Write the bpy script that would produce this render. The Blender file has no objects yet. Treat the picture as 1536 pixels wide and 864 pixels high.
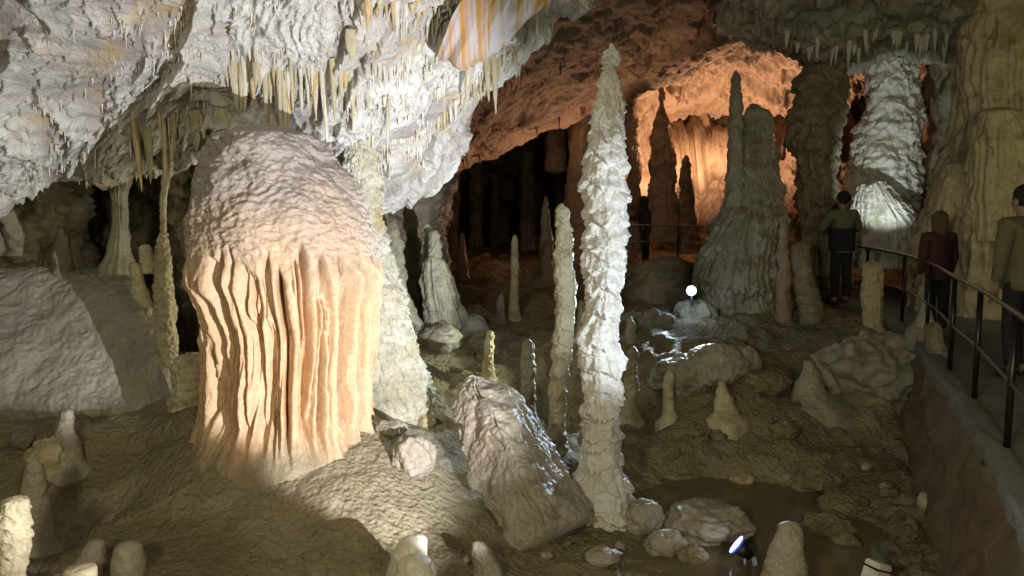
import bpy, bmesh, math, random
import numpy as np
from mathutils import Vector, Matrix

random.seed(7)
RNG = np.random.default_rng(7)
scene = bpy.context.scene
COL = scene.collection

# ------------------------------------------------------------------ camera
W, H, F = 1536.0, 864.0, 1205.0
CAMZ = 1.6
PITCH = math.atan((432 - 300) / F)          # the path's horizon lies at row 300
cam_d = bpy.data.cameras.new('camera')
cam_d.sensor_width = 36.0
cam_d.lens = 36.0 * F / W
cam_d.clip_start = 0.05
cam_d.clip_end = 300
cam = bpy.data.objects.new('camera', cam_d)
cam.location = (0, 0, CAMZ)
cam.rotation_euler = (math.pi / 2 - PITCH, 0, 0)
COL.objects.link(cam)
scene.camera = cam

# ------------------------------------------------------------------ world, lamps, exposure
world = bpy.data.worlds.new('World')
scene.world = world
world.use_nodes = True
bgn = world.node_tree.nodes['Background']
bgn.inputs[0].default_value = (0.9, 0.85, 0.65, 1)
bgn.inputs[1].default_value = 0.012
scene.view_settings.view_transform = 'Standard'
scene.view_settings.look = 'None'
scene.view_settings.exposure = 0.28
scene.view_settings.gamma = 1.0
scene.render.engine = 'CYCLES'
scene.cycles.max_bounces = 5
scene.cycles.diffuse_bounces = 3
scene.cycles.glossy_bounces = 2
scene.cycles.transparent_max_bounces = 4
scene.cycles.use_adaptive_sampling = True
scene.cycles.adaptive_threshold = 0.03
scene.cycles.caustics_reflective = False
scene.cycles.caustics_refractive = False


def spot(name, loc, to, watts, col, angle, blend=0.3, radius=0.03):
    l = bpy.data.lights.new(name, 'SPOT')
    l.energy = watts
    l.color = col
    l.spot_size = math.radians(angle)
    l.spot_blend = blend
    l.shadow_soft_size = radius
    o = bpy.data.objects.new(name, l)
    o.location = loc
    o.rotation_euler = (Vector(to) - Vector(loc)).to_track_quat('-Z', 'Y').to_euler()
    COL.objects.link(o)
    return o


def point(name, loc, watts, col, radius=0.2):
    l = bpy.data.lights.new(name, 'POINT')
    l.energy = watts
    l.color = col
    l.shadow_soft_size = radius
    o = bpy.data.objects.new(name, l)
    o.location = loc
    COL.objects.link(o)
    return o


def px(u, v, d):
    """world point seen at photograph pixel (u, v), d metres ahead of the camera"""
    a = math.cos(PITCH); b = math.sin(PITCH)
    q = (432.0 - np.asarray(v, float)) / F
    p = (np.asarray(u, float) - 768.0) / F
    fy = a + b * q
    fz = -b + a * q
    d = np.asarray(d, float)
    k = d / fy
    return np.stack(np.broadcast_arrays(p * k, d, CAMZ + fz * k), -1)


def V(u, v, d):
    return Vector(px(u, v, d).tolist())


def ray_z(u, v, z):
    """world point at pixel (u, v) on the level z"""
    a = math.cos(PITCH); b = math.sin(PITCH)
    q = (432.0 - v) / F
    fz = (-b + a * q) / (a + b * q)
    return px(u, v, (z - CAMZ) / fz)


def project(P):
    a = math.cos(PITCH); b = math.sin(PITCH)
    y = P[..., 1]; z = P[..., 2] - CAMZ
    f = y * a - z * b
    up = y * b + z * a
    return 768 + F * P[..., 0] / f, 432 - F * up / f


# show-cave lamps, and fill lights added among them
KEY = (1.35, 2.7, 0.02)
KEY_AIM = Vector((-3.75, 3.9, 1.25))
spot('key_lamp', KEY, Vector(KEY) + KEY_AIM, 1700, (0.97, 0.965, 1.0), 66, 0.35, 0.006)
spot('pool_lamp', (1.72, 5.75, -0.75), V(915, 300, 6.6), 30, (0.86, 0.92, 1.0), 80, 0.8, 0.03)
spot('right_lamp', (2.72, 4.0, 0.55), V(912, 400, 6.6), 480, (0.76, 0.87, 1.0), 42, 0.6, 0.02)
spot('back_lamp', V(1037, 430, 10.8), V(840, 440, 7.4), 600, (0.68, 0.86, 1.0), 70, 0.5, 0.03)
spot('curtain_lamp', V(862, 496, 9.6), V(620, 430, 8.2), 95, (0.95, 1.0, 0.70), 120, 0.6, 0.05)
spot('ember_lamp', V(1078, 325, 21.0), V(1060, 60, 23), 950, (1.0, 0.58, 0.34), 150, 0.4, 0.05)
spot('ember_fill_near', V(930, 362, 18.2), V(790, 175, 16.6), 300, (1.0, 0.56, 0.34), 120, 0.5, 0.05)  # second ember spot, added to light the far ceiling bands
spot('chamber_fill', V(790, 398, 20.5), V(760, 300, 27), 420, (1.0, 0.45, 0.26), 150, 0.6, 0.05)  # unseen fill added to lift the dark chamber
spot('pillar_fill', V(715, 405, 18.6), V(646, 270, 18.0), 90, (1.0, 0.42, 0.18), 60, 0.5, 0.03)  # unseen spot added to light the slim left pillar
point('back_lamp_spill', V(1034, 440, 10.75), 7, (0.55, 0.72, 1.0), 0.05)
spot('column_lamp', V(1332, 372, 11.9), V(1332, 205, 14.2), 130, (0.88, 1.0, 0.95), 60, 0.5, 0.04)
point('fill_light', (-1.8, -1.2, 2.3), 540, (1.0, 0.91, 0.62), 0.35)  # unseen ambient fill added behind the camera
point('fill_light_right', (2.2, -0.5, 2.4), 270, (1.0, 0.89, 0.55), 0.35)  # second unseen fill behind the camera, added for the right side
spot('slope_lamp', V(560, 480, 8.9), V(140, 330, 9.5), 90, (1.0, 0.93, 0.62), 140, 0.6, 0.1)
spot('visitor_fill', (6.3, 8.2, 2.6), (6.4, 12.0, 1.6), 22, (1.0, 0.90, 0.45), 110, 0.6, 0.1)  # unseen ambient fill for the visitors' side


# ------------------------------------------------------------------ noise
_perm = np.random.default_rng(3).permutation(256).astype(np.int32)
_perm = np.concatenate([_perm, _perm, _perm])
_g = np.random.default_rng(5).normal(size=(256, 3)).astype(np.float32)
_g /= np.linalg.norm(_g, axis=1, keepdims=True)


def pn(P):
    P = np.asarray(P, np.float32)
    sh = P.shape[:-1]
    P = P.reshape(-1, 3)
    I = np.floor(P).astype(np.int32)
    f = P - I
    I &= 255
    w = f * f * f * (f * (f * 6 - 15) + 10)
    out = np.zeros(len(P), np.float32)
    for dx in (0, 1):
        a = _perm[I[:, 0] + dx]
        wx = w[:, 0] if dx else 1 - w[:, 0]
        for dy in (0, 1):
            b = _perm[a + I[:, 1] + dy]
            wy = w[:, 1] if dy else 1 - w[:, 1]
            for dz in (0, 1):
                c = _perm[b + I[:, 2] + dz]
                wz = w[:, 2] if dz else 1 - w[:, 2]
                g = _g[c]
                dot = g[:, 0] * (f[:, 0] - dx) + g[:, 1] * (f[:, 1] - dy) + g[:, 2] * (f[:, 2] - dz)
                out += wx * wy * wz * dot
    return (out * 1.6).reshape(sh)


def fbm(P, oct=4, gain=0.5, lac=2.03):
    P = np.asarray(P, np.float32)
    s = 0; a = 1.0
    for i in range(oct):
        s = s + a * pn(P + i * 17.3)
        P = P * lac
        a *= gain
    return s


def ridged(P, oct=3):
    P = np.asarray(P, np.float32)
    s = 0; a = 1.0
    for i in range(oct):
        s = s + a * (1 - 2 * np.abs(pn(P + i * 9.1)))
        P = P * 2.1
        a *= 0.5
    return s


def worley(P, seed=0):
    """distance to the nearest jittered cell point"""
    P = np.asarray(P, np.float32)
    sh = P.shape[:-1]
    P = P.reshape(-1, 3) + seed * 3.7
    I = np.floor(P).astype(np.int32)
    best = np.full(len(P), 9.0, np.float32)
    for dx in (-1, 0, 1):
        for dy in (-1, 0, 1):
            for dz in (-1, 0, 1):
                C = I + np.array([dx, dy, dz], np.int32)
                K = C & 255
                h = _perm[_perm[_perm[K[:, 0]] + K[:, 1]] + K[:, 2]]
                j = _g[h] * 0.4 + 0.5
                D = C + j - P
                best = np.minimum(best, (D * D).sum(1))
    return np.sqrt(best).reshape(sh)


def sstep(a, b, x):
    t = np.clip((np.asarray(x, np.float32) - a) / (b - a), 0, 1)
    return t * t * (3 - 2 * t)


def frac(x):
    return x - np.floor(x)


# ------------------------------------------------------------------ mesh helpers
def link(name, me, mat, parent=None):
    o = bpy.data.objects.new(name, me)
    COL.objects.link(o)
    if mat is not None:
        me.materials.append(mat)
    if parent is not None:
        o.parent = parent
    return o


def tag(o, label, cat, group=None):
    o['label'] = label
    o['category'] = cat
    if group:
        o['group'] = group
    return o


def structure(o, label=None):
    o['kind'] = 'structure'
    if label:
        o['label'] = label
    return o


def empty(name, loc=(0, 0, 0)):
    o = bpy.data.objects.new(name, None)
    o.location = loc
    o.empty_display_size = 0.1
    COL.objects.link(o)
    return o


def adopt(o, parent):
    """make o a part of parent, keeping its place"""
    o.parent = parent
    o.matrix_parent_inverse = Matrix.Translation(-Vector(parent.location))
    return o


def grid_mesh(name, P, wrap=False, smooth=True):
    n, m = P.shape[:2]
    idx = np.arange(n * m, dtype=np.int32).reshape(n, m)
    if wrap:
        idx = np.concatenate([idx, idx[:, :1]], 1)
    a = idx[:-1, :-1]; b = idx[:-1, 1:]; c = idx[1:, 1:]; d = idx[1:, :-1]
    F4 = np.stack([a, d, c, b], -1).reshape(-1, 4)
    return quad_mesh(name, P.reshape(-1, 3), F4, smooth)


def quad_mesh(name, Vt, F4, smooth=True):
    me = bpy.data.meshes.new(name)
    me.vertices.add(len(Vt))
    me.vertices.foreach_set('co', np.ascontiguousarray(Vt, np.float32).ravel())
    me.loops.add(len(F4) * 4)
    me.loops.foreach_set('vertex_index', np.ascontiguousarray(F4, np.int32).ravel())
    me.polygons.add(len(F4))
    me.polygons.foreach_set('loop_start', np.arange(0, len(F4) * 4, 4, dtype=np.int32))
    me.polygons.foreach_set('use_smooth', np.full(len(F4), smooth, bool))
    me.update(calc_edges=True)
    return me


def catmull(A, n):
    """resample array A (k, ...) along axis 0 to n samples with a smooth spline"""
    A = np.asarray(A, float)
    k = len(A)
    t = np.linspace(0, k - 1, n)
    i = np.minimum(t.astype(int), k - 2)
    f = (t - i).reshape((-1,) + (1,) * (A.ndim - 1))
    p0 = A[np.maximum(i - 1, 0)]; p1 = A[i]; p2 = A[i + 1]; p3 = A[np.minimum(i + 2, k - 1)]
    return 0.5 * (2 * p1 + (p2 - p0) * f + (2 * p0 - 5 * p1 + 4 * p2 - p3) * f ** 2 + (3 * p1 - p0 - 3 * p2 + p3) * f ** 3)


def normals(P, sgn=1.0):
    du = np.gradient(P, axis=0)
    dv = np.gradient(P, axis=1)
    n = np.cross(du, dv) * sgn
    return n / (np.linalg.norm(n, axis=-1, keepdims=True) + 1e-9)


def face_cam(P, N):
    """flip normals as a whole so that they look towards the camera side"""
    c = np.array([0, 0, CAMZ]) - P
    return N if (c * N).sum(-1).mean() > 0 else -N


def sheet(name, ctrl, n, m, mat, disp, parent=None):
    """rock sheet through control points given as rows of (u, v, d)"""
    A = np.array([[px(*q) for q in row] for row in ctrl])
    B = catmull(A, n)
    P = np.swapaxes(catmull(np.swapaxes(B, 0, 1), m), 0, 1)
    N = face_cam(P, normals(P))
    dv = disp(P)
    tn = None
    if isinstance(dv, tuple):
        dv, tn = dv
    P = P + N * dv[..., None]
    me = grid_mesh(name, P)
    if tn is not None:
        me.attributes.new('tone', 'FLOAT', 'POINT').data.foreach_set('value', np.ascontiguousarray(tn, np.float32).ravel())
    o = link(name, me, mat, parent)
    return o, P


# ------------------------------------------------------------------ materials
MATS = {}


def rock_mat(name, a, b, stain=None, stain_amt=0.0, scale=1.2, bump=0.5, fine=45.0, rough=0.6, stain_scale=0.8,
             spec=0.4, sss=0.0, zgrad=None, pits=0.0, speck=0.0, stretch=(1, 1, 1), bump_d=0.02, tone=None, mid=0.35, zlow=None):
    m = bpy.data.materials.new(name)
    m.use_nodes = True
    nt = m.node_tree
    nd = nt.nodes; lk = nt.links
    bs = nd['Principled BSDF']
    geo = nd.new('ShaderNodeTexCoord')
    co = geo.outputs['Object']

    def noise(sc, det=5, ro=0.6, vec=None, dist=0.0):
        n = nd.new('ShaderNodeTexNoise')
        n.inputs['Scale'].default_value = sc
        n.inputs['Detail'].default_value = det
        n.inputs['Roughness'].default_value = ro
        n.inputs['Distortion'].default_value = dist
        lk.new(vec or co, n.inputs['Vector'])
        return n.outputs['Fac']

    def ramp(fac, p0, p1):
        r = nd.new('ShaderNodeMapRange')
        r.inputs['From Min'].default_value = p0
        r.inputs['From Max'].default_value = p1
        lk.new(fac, r.inputs['Value'])
        return r.outputs['Result']

    def mix(fac, c1, c2, mode='MIX'):
        x = nd.new('ShaderNodeMix')
        x.data_type = 'RGBA'
        x.blend_type = mode
        if isinstance(fac, float):
            x.inputs[0].default_value = fac
        else:
            lk.new(fac, x.inputs[0])
        for s, c in ((6, c1), (7, c2)):
            if isinstance(c, tuple):
                x.inputs[s].default_value = (*c, 1)
            else:
                lk.new(c, x.inputs[s])
        return x.outputs[2]

    mp = nd.new('ShaderNodeMapping')
    mp.inputs['Scale'].default_value = stretch
    lk.new(co, mp.inputs['Vector'])
    vec = mp.outputs['Vector']
    col = mix(ramp(noise(scale, 6, 0.65, vec, 0.6), 0.36, 0.64), a, b)
    if stain is not None:
        col = mix(ramp(noise(stain_scale, 4, 0.6, vec, 1.0), 0.66 - 0.3 * stain_amt, 0.78 - 0.25 * stain_amt), col, stain)
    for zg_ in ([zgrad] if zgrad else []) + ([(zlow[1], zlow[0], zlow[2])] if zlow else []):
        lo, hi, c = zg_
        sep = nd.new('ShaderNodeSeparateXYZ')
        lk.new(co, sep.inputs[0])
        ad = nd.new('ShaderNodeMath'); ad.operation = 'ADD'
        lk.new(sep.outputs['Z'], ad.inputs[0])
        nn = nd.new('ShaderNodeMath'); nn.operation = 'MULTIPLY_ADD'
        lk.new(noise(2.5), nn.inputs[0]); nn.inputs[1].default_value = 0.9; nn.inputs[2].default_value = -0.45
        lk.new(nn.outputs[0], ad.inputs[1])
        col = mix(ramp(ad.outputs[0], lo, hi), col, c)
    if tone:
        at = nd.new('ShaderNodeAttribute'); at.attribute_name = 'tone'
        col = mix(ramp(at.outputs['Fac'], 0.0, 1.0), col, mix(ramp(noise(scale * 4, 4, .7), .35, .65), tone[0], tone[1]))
    # mottling and grime, finer than the main tone
    col = mix(ramp(noise(scale * 9, 4, 0.7), 0.3, 0.75), mix(0.35, col, (0.10, 0.085, 0.06)), col)
    if speck:
        col = mix(ramp(noise(150, 2, 0.5), 0.62, 0.72), col, mix(speck, col, (0.9, 0.9, 0.9)))
    lk.new(col, bs.inputs['Base Color'])
    rr = ramp(noise(scale * 5, 3), 0.3, 0.7)
    mr = nd.new('ShaderNodeMapRange')
    mr.inputs['To Min'].default_value = max(0.05, rough - 0.18)
    mr.inputs['To Max'].default_value = min(1, rough + 0.15)
    lk.new(rr, mr.inputs['Value'])
    lk.new(mr.outputs['Result'], bs.inputs['Roughness'])
    bs.inputs['Specular IOR Level'].default_value = spec
    if sss:
        bs.inputs['Subsurface Weight'].default_value = sss
        bs.inputs['Subsurface Radius'].default_value = (0.05, 0.02, 0.008)
        bs.inputs['Subsurface Scale'].default_value = 1.0
    h = noise(fine, 6, 0.68)
    bp = nd.new('ShaderNodeBump')
    bp.inputs['Strength'].default_value = bump
    bp.inputs['Distance'].default_value = bump_d
    lk.new(h, bp.inputs['Height'])
    last = bp.outputs[0]
    if mid:
        b3 = nd.new('ShaderNodeBump')
        b3.inputs['Strength'].default_value = mid
        b3.inputs['Distance'].default_value = bump_d * 2.5
        lk.new(noise(fine * 0.28, 4, 0.6, None, 0.8), b3.inputs['Height'])
        lk.new(last, b3.inputs['Normal'])
        last = b3.outputs[0]
    if pits:
        vo = nd.new('ShaderNodeTexVoronoi')
        vo.inputs['Scale'].default_value = fine * 0.7
        lk.new(co, vo.inputs['Vector'])
        b2 = nd.new('ShaderNodeBump')
        b2.inputs['Strength'].default_value = pits
        b2.inputs['Distance'].default_value = bump_d * 0.8
        lk.new(vo.outputs['Distance'], b2.inputs['Height'])
        lk.new(last, b2.inputs['Normal'])
        last = b2.outputs[0]
    lk.new(last, bs.inputs['Normal'])
    MATS[name] = m
    return m


def plain(name, col, rough=0.6, metal=0.0, emit=None, estr=0.0, bump=0.0, bscale=13.0):
    m = bpy.data.materials.new(name)
    m.use_nodes = True
    nt = m.node_tree
    bs = nt.nodes['Principled BSDF']
    n = nt.nodes.new('ShaderNodeTexNoise')
    n.inputs['Scale'].default_value = 18
    x = nt.nodes.new('ShaderNodeMix'); x.data_type = 'RGBA'
    x.inputs[6].default_value = (*[c * 0.8 for c in col], 1)
    x.inputs[7].default_value = (*[min(1, c * 1.2) for c in col], 1)
    tc = nt.nodes.new('ShaderNodeTexCoord')
    nt.links.new(tc.outputs['Object'], n.inputs['Vector'])
    nt.links.new(n.outputs['Fac'], x.inputs[0])
    nt.links.new(x.outputs[2], bs.inputs['Base Color'])
    bs.inputs['Roughness'].default_value = rough
    bs.inputs['Metallic'].default_value = metal
    if emit:
        bs.inputs['Emission Color'].default_value = (*emit, 1)
        bs.inputs['Emission Strength'].default_value = estr
    if bump:
        n2 = nt.nodes.new('ShaderNodeTexNoise')
        n2.inputs['Scale'].default_value = bscale
        nt.links.new(tc.outputs['Object'], n2.inputs['Vector'])
        b = nt.nodes.new('ShaderNodeBump')
        b.inputs['Strength'].default_value = bump
        b.inputs['Distance'].default_value = 0.04
        nt.links.new(n2.outputs['Fac'], b.inputs['Height'])
        nt.links.new(b.outputs[0], bs.inputs['Normal'])
    MATS[name] = m
    return m


M_CEIL = rock_mat('pale_ceiling_flowstone', (0.29, 0.265, 0.265), (0.45, 0.42, 0.41), (0.48, 0.33, 0.12), 0.40, 1.6, 0.6, 60, 0.5,
                  1.7, pits=0.35, mid=.3, speck=0.2, stretch=(1, 1, 1.6), tone=((0.60, 0.59, 0.565), (0.74, 0.735, 0.71)))
M_CREAM = rock_mat('cream_dripstone', (0.50, 0.44, 0.29), (0.66, 0.61, 0.46), (0.56, 0.34, 0.10), 0.4, 3.0, 0.35, 70, 0.42, 2.2)
M_OCHRE = rock_mat('ochre_dripstone', (0.50, 0.33, 0.12), (0.66, 0.52, 0.28), (0.72, 0.70, 0.64), 0.4, 3.5, 0.3, 70, 0.38, 3.0)
M_STRAW = rock_mat('pale_dripstone', (0.66, 0.62, 0.50), (0.80, 0.78, 0.72), (0.58, 0.44, 0.18), 0.35, 3.0, 0.3, 80, 0.4, 2.5)
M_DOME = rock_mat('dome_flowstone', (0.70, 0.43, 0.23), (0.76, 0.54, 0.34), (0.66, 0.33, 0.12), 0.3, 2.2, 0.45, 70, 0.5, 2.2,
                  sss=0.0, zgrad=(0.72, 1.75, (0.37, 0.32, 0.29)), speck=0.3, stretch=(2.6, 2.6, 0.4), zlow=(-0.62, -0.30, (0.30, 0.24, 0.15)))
M_COLUMN = rock_mat('yellowish_column_flowstone', (0.42, 0.40, 0.29), (0.60, 0.575, 0.47), (0.45, 0.36, 0.17), 0.3, 3.0, 0.5, 60, 0.45, 2.0, pits=0.3)
M_WHITE = rock_mat('white_calcite', (0.66, 0.63, 0.55), (0.84, 0.82, 0.78), (0.52, 0.44, 0.26), 0.3, 4.0, 0.45, 60, 0.32, 2.0, spec=0.5, speck=0.4, pits=0.2)
M_TAN = rock_mat('tan_stalagmite', (0.48, 0.40, 0.24), (0.62, 0.55, 0.37), (0.34, 0.26, 0.14), 0.4, 5.0, 0.45, 70, 0.45, 3.0)
M_GREY = rock_mat('grey_flowstone', (0.29, 0.275, 0.205), (0.44, 0.42, 0.33), (0.22, 0.18, 0.11), 0.45, 3.0, 0.7, 40, 0.5, 2.0, pits=0.2)
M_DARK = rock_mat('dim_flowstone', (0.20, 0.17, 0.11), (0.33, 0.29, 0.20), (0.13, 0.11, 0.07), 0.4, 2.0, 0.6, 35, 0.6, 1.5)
M_RED = rock_mat('ruddy_rock', (0.34, 0.24, 0.17), (0.50, 0.38, 0.27), (0.20, 0.13, 0.09), 0.35, 1.2, 0.8, 20, 0.7, 0.9, bump_d=0.04)
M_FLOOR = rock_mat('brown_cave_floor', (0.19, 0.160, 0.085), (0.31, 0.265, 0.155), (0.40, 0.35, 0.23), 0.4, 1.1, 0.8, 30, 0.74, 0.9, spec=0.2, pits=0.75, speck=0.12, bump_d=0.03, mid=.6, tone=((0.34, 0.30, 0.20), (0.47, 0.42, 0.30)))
M_SLOPE = rock_mat('pale_slope_flowstone', (0.28, 0.265, 0.21), (0.40, 0.375, 0.305), (0.26, 0.23, 0.16), 0.3, 1.0, 0.3, 70, 0.55, 1.0, pits=0.15, speck=0.25, mid=.1)
M_SLAB = rock_mat('fallen_slab_stone', (0.30, 0.262, 0.205), (0.43, 0.385, 0.31), (0.22, 0.175, 0.12), 0.3, 4.0, 0.5, 45, 0.5, 2.5, speck=0.2)
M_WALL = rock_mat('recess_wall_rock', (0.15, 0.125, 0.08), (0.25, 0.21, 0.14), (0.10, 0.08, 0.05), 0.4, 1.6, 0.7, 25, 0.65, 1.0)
M_BROWNWALL = rock_mat('path_wall_stone', (0.13, 0.095, 0.050), (0.21, 0.155, 0.085), (0.07, 0.05, 0.03), 0.4, 2.5, 0.8, 22, 0.7, 1.5)
M_PATH = rock_mat('path_concrete', (0.16, 0.15, 0.14), (0.24, 0.23, 0.21), None, 0, 2.0, 0.3, 90, 0.6)
M_BLACK = plain('black_rail_paint', (0.02, 0.02, 0.02), 0.35, 0.6)
M_STEEL = plain('worn_rail_steel', (0.30, 0.29, 0.27), 0.3, 1.0)
M_HOUSING = plain('lamp_housing', (0.03, 0.03, 0.035), 0.45, 0.3)
M_CLIP = plain('grey_blue_plastic', (0.45, 0.52, 0.65), 0.5)
M_LENS = plain('lit_lens', (0.9, 0.95, 1.0), 0.3, 0, (0.80, 0.88, 1.0), 14.0)
M_BLUE = plain('blue_glow_rim', (0.1, 0.15, 0.5), 0.4, 0, (0.03, 0.09, 1.0), 1.2)  # emission paints the blue edge light onto the rim
M_GLOW = plain('lamp_glow', (0.6, 0.7, 0.9), 0.4, 0, (0.22, 0.42, 1.0), 0.7)  # for a glowing disc added round the lens to imitate its glow
M_LENS2 = plain('lit_lens_bright', (0.9, 0.95, 1.0), 0.3, 0, (0.72, 0.84, 1.0), 30.0)

# ================================================================== THE SETTING
# ------------------------------------------------------------------ floor: a height field through surveyed spots (u, v, level)
SPOTS = [(-250, 864, -.8), (0, 864, -.95), (250, 864, -.9), (450, 864, -.95), (650, 864, -1.0), (850, 864, -1.1), (1050, 864, -1.2),
         (1300, 864, -1.2), (1500, 864, -1.1), (1700, 864, -1.0),
         (440, 700, -.55), (280, 690, -.5), (580, 650, -.45), (640, 760, -.8), (560, 760, -.7), (400, 760, -.75), (300, 780, -.82),
         (150, 760, -.88), (60, 720, -.7), (150, 660, -.5), (30, 640, -.4), (250, 640, -.4), (-150, 640, -.35),
         (780, 800, -1.08), (720, 700, -.85), (900, 785, -1.14), (960, 805, -1.15),
         (1100, 740, -1.26), (1000, 765, -1.24), (1230, 770, -1.25), (1350, 760, -1.08), (1420, 700, -.98),
         (1100, 690, -1.02), (1000, 680, -1.02), (1150, 600, -.6), (1000, 620, -.78), (1060, 570, -.45), (1250, 620, -.72), (1350, 640, -.85),
         (900, 650, -.92), (860, 600, -.75), (700, 620, -.7), (650, 560, -.4), (720, 560, -.5), (800, 560, -.5), (680, 520, -.25),
         (760, 510, -.25), (850, 500, -.2), (930, 560, -.45), (960, 500, -.1), (700, 470, -.1), (770, 475, -.1), (850, 440, 0.0),
         (700, 430, .1), (760, 412, .05), (850, 402, 0.05), (1010, 480, 0.0), (1250, 540, -.3), (1330, 520, -.15), (1400, 600, -.6),
         (1400, 540, -.3), (1150, 530, -.3), (1100, 480, -0.1)]
_S = np.array([ray_z(*s) for s in SPOTS] + [np.array(q, float) for q in (
    (-9, 8, -0.7), (-8, 12, -0.5), (-4, 12, -0.2), (-5, 9, -.75), (-3.6, 9.2, -.6), (-5.6, 7.8, -.62), (-4.2, 7.9, -.58), (-4, 20, 0.2), (0, 26, 0.1), (3, 20, 0.0), (3.0, 26, 0.0), (8, 26, 0), (8, 16, 0), (7, 11, -0.1), (6, 8, -0.2),
    (-6, 3, -.6), (0, 2.5, -1.0), (3, 3, -1.1), (6, 4, -.6), (0, 0, -0.7), (-5, 0, -.6), (5, 0, -.6))])


def _tps(r2):
    return 0.5 * r2 * np.log(r2 + 1e-9)


_n = len(_S)
_K = _tps(((_S[:, None, :2] - _S[None, :, :2]) ** 2).sum(-1)) + np.eye(_n) * 0.004
_Q = np.concatenate([np.ones((_n, 1)), _S[:, :2]], 1)
_A = np.block([[_K, _Q], [_Q.T, np.zeros((3, 3))]])
_w = np.linalg.solve(_A, np.concatenate([_S[:, 2], np.zeros(3)]))


def base_level(x, y):
    x = np.asarray(x, float); y = np.asarray(y, float)
    z = _w[_n] + _w[_n + 1] * x + _w[_n + 2] * y
    for i in range(_n):
        z = z + _w[i] * _tps((x - _S[i, 0]) ** 2 + (y - _S[i, 1]) ** 2)
    return z


HOL = ray_z(190, 742, -.85)


def floor_z(x, y, fine=True):
    z = base_level(x, y)
    P = np.stack([x, y, np.zeros_like(x)], -1)
    # shallow rimstone hollow in the left foreground, with a crisp near rim
    wob = 0.12 * fbm(P * 2.2, 3)
    q = np.sqrt(((x - HOL[0]) / 0.85) ** 2 + ((y - HOL[1]) / 0.50) ** 2) + wob
    z = z - 0.11 * (1 - sstep(0.86, 1.0, q)) + 0.025 * np.exp(-((q - 1.0) / 0.07) ** 2) * (y < HOL[1] + .1)
    far = sstep(7.0, 9.0, y)
    rx = sstep(0.2, 1.6, x) * sstep(4, 5, y)
    z = z + (0.05 + 0.10 * far) * fbm(P * 1.3 + 4, 3)
    rough = np.maximum(far, rx * 0.8)
    if fine:
        z = z + (0.018 + 0.022 * rough) * fbm(P * 6, 4)
        w = worley(P * 7.0)
        z = z + 0.030 * (0.25 + rough) * np.clip(0.55 - w, 0, 1)
        z = z + 0.006 * ridged(P * np.array([22, 30, 1]) + 3, 2)
    return z


def grid_floor():
    ny, nx = 640, 620
    t = np.linspace(0, 1, ny)
    y = 1.0 * (30.0 / 1.0) ** t
    s = np.linspace(-1, 1, nx)
    X = s[None, :] * (2.0 + 0.80 * y[:, None])
    Y = np.repeat(y[:, None], nx, 1)
    Z = floor_z(X, Y)
    # the ground under the visitors' path is cut down, the path slab lies on top
    return np.stack([X, Y, Z], -1)


PF = grid_floor()
_fm = grid_mesh('cave_floor', PF)
_fx, _fy = PF[..., 0], PF[..., 1]
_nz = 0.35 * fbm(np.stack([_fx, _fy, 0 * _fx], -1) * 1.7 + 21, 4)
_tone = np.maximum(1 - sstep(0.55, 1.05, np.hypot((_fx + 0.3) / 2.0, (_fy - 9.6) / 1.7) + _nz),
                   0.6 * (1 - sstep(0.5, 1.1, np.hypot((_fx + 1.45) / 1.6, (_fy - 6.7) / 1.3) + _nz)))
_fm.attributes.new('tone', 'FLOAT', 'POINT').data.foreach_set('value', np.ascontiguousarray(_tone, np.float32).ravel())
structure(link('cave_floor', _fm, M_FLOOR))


def ground(u, v):
    """where the sight line through pixel (u, v) meets the floor"""
    d = np.geomspace(2.5, 29, 1500)
    P = px(u, v, d)
    z = floor_z(P[:, 0], P[:, 1], False)
    k = np.argmax(P[:, 2] < z)
    return P[k]


# ------------------------------------------------------------------ pool
def pool():
    c = ray_z(1120, 760, -1.17)
    bm = bmesh.new()
    th = np.linspace(0, 2 * math.pi, 64, endpoint=False)
    vs = [bm.verts.new((c[0] + 1.9 * math.cos(a) * (1 + .1 * math.sin(3 * a)), c[1] - 0.2 + 1.9 * math.sin(a), -1.165)) for a in th]
    bm.faces.new(vs)
    me = bpy.data.meshes.new('pool_water')
    bm.to_mesh(me)
    m = bpy.data.materials.new('murky_water')
    m.use_nodes = True
    nt = m.node_tree
    for n in list(nt.nodes):
        nt.nodes.remove(n)
    out = nt.nodes.new('ShaderNodeOutputMaterial')
    mixs = nt.nodes.new('ShaderNodeMixShader')
    tr = nt.nodes.new('ShaderNodeBsdfTransparent'); tr.inputs[0].default_value = (0.62, 0.58, 0.36, 1)
    gl = nt.nodes.new('ShaderNodeBsdfGlossy'); gl.inputs['Roughness'].default_value = 0.06
    df = nt.nodes.new('ShaderNodeBsdfDiffuse'); df.inputs[0].default_value = (0.23, 0.195, 0.10, 1)
    m2 = nt.nodes.new('ShaderNodeMixShader'); m2.inputs[0].default_value = 0.6
    fr = nt.nodes.new('ShaderNodeFresnel'); fr.inputs[0].default_value = 1.33
    nz = nt.nodes.new('ShaderNodeTexNoise'); nz.inputs['Scale'].default_value = 6
    bp = nt.nodes.new('ShaderNodeBump'); bp.inputs['Strength'].default_value = 0.04
    nt.links.new(nz.outputs['Fac'], bp.inputs['Height'])
    nt.links.new(bp.outputs[0], gl.inputs['Normal'])
    nt.links.new(fr.outputs[0], mixs.inputs[0])
    nt.links.new(tr.outputs[0], m2.inputs[1]); nt.links.new(df.outputs[0], m2.inputs[2])
    nt.links.new(m2.outputs[0], mixs.inputs[1]); nt.links.new(gl.outputs[0], mixs.inputs[2])
    nt.links.new(mixs.outputs[0], out.inputs[0])
    structure(link('pool_water', me, m))


pool()

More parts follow.
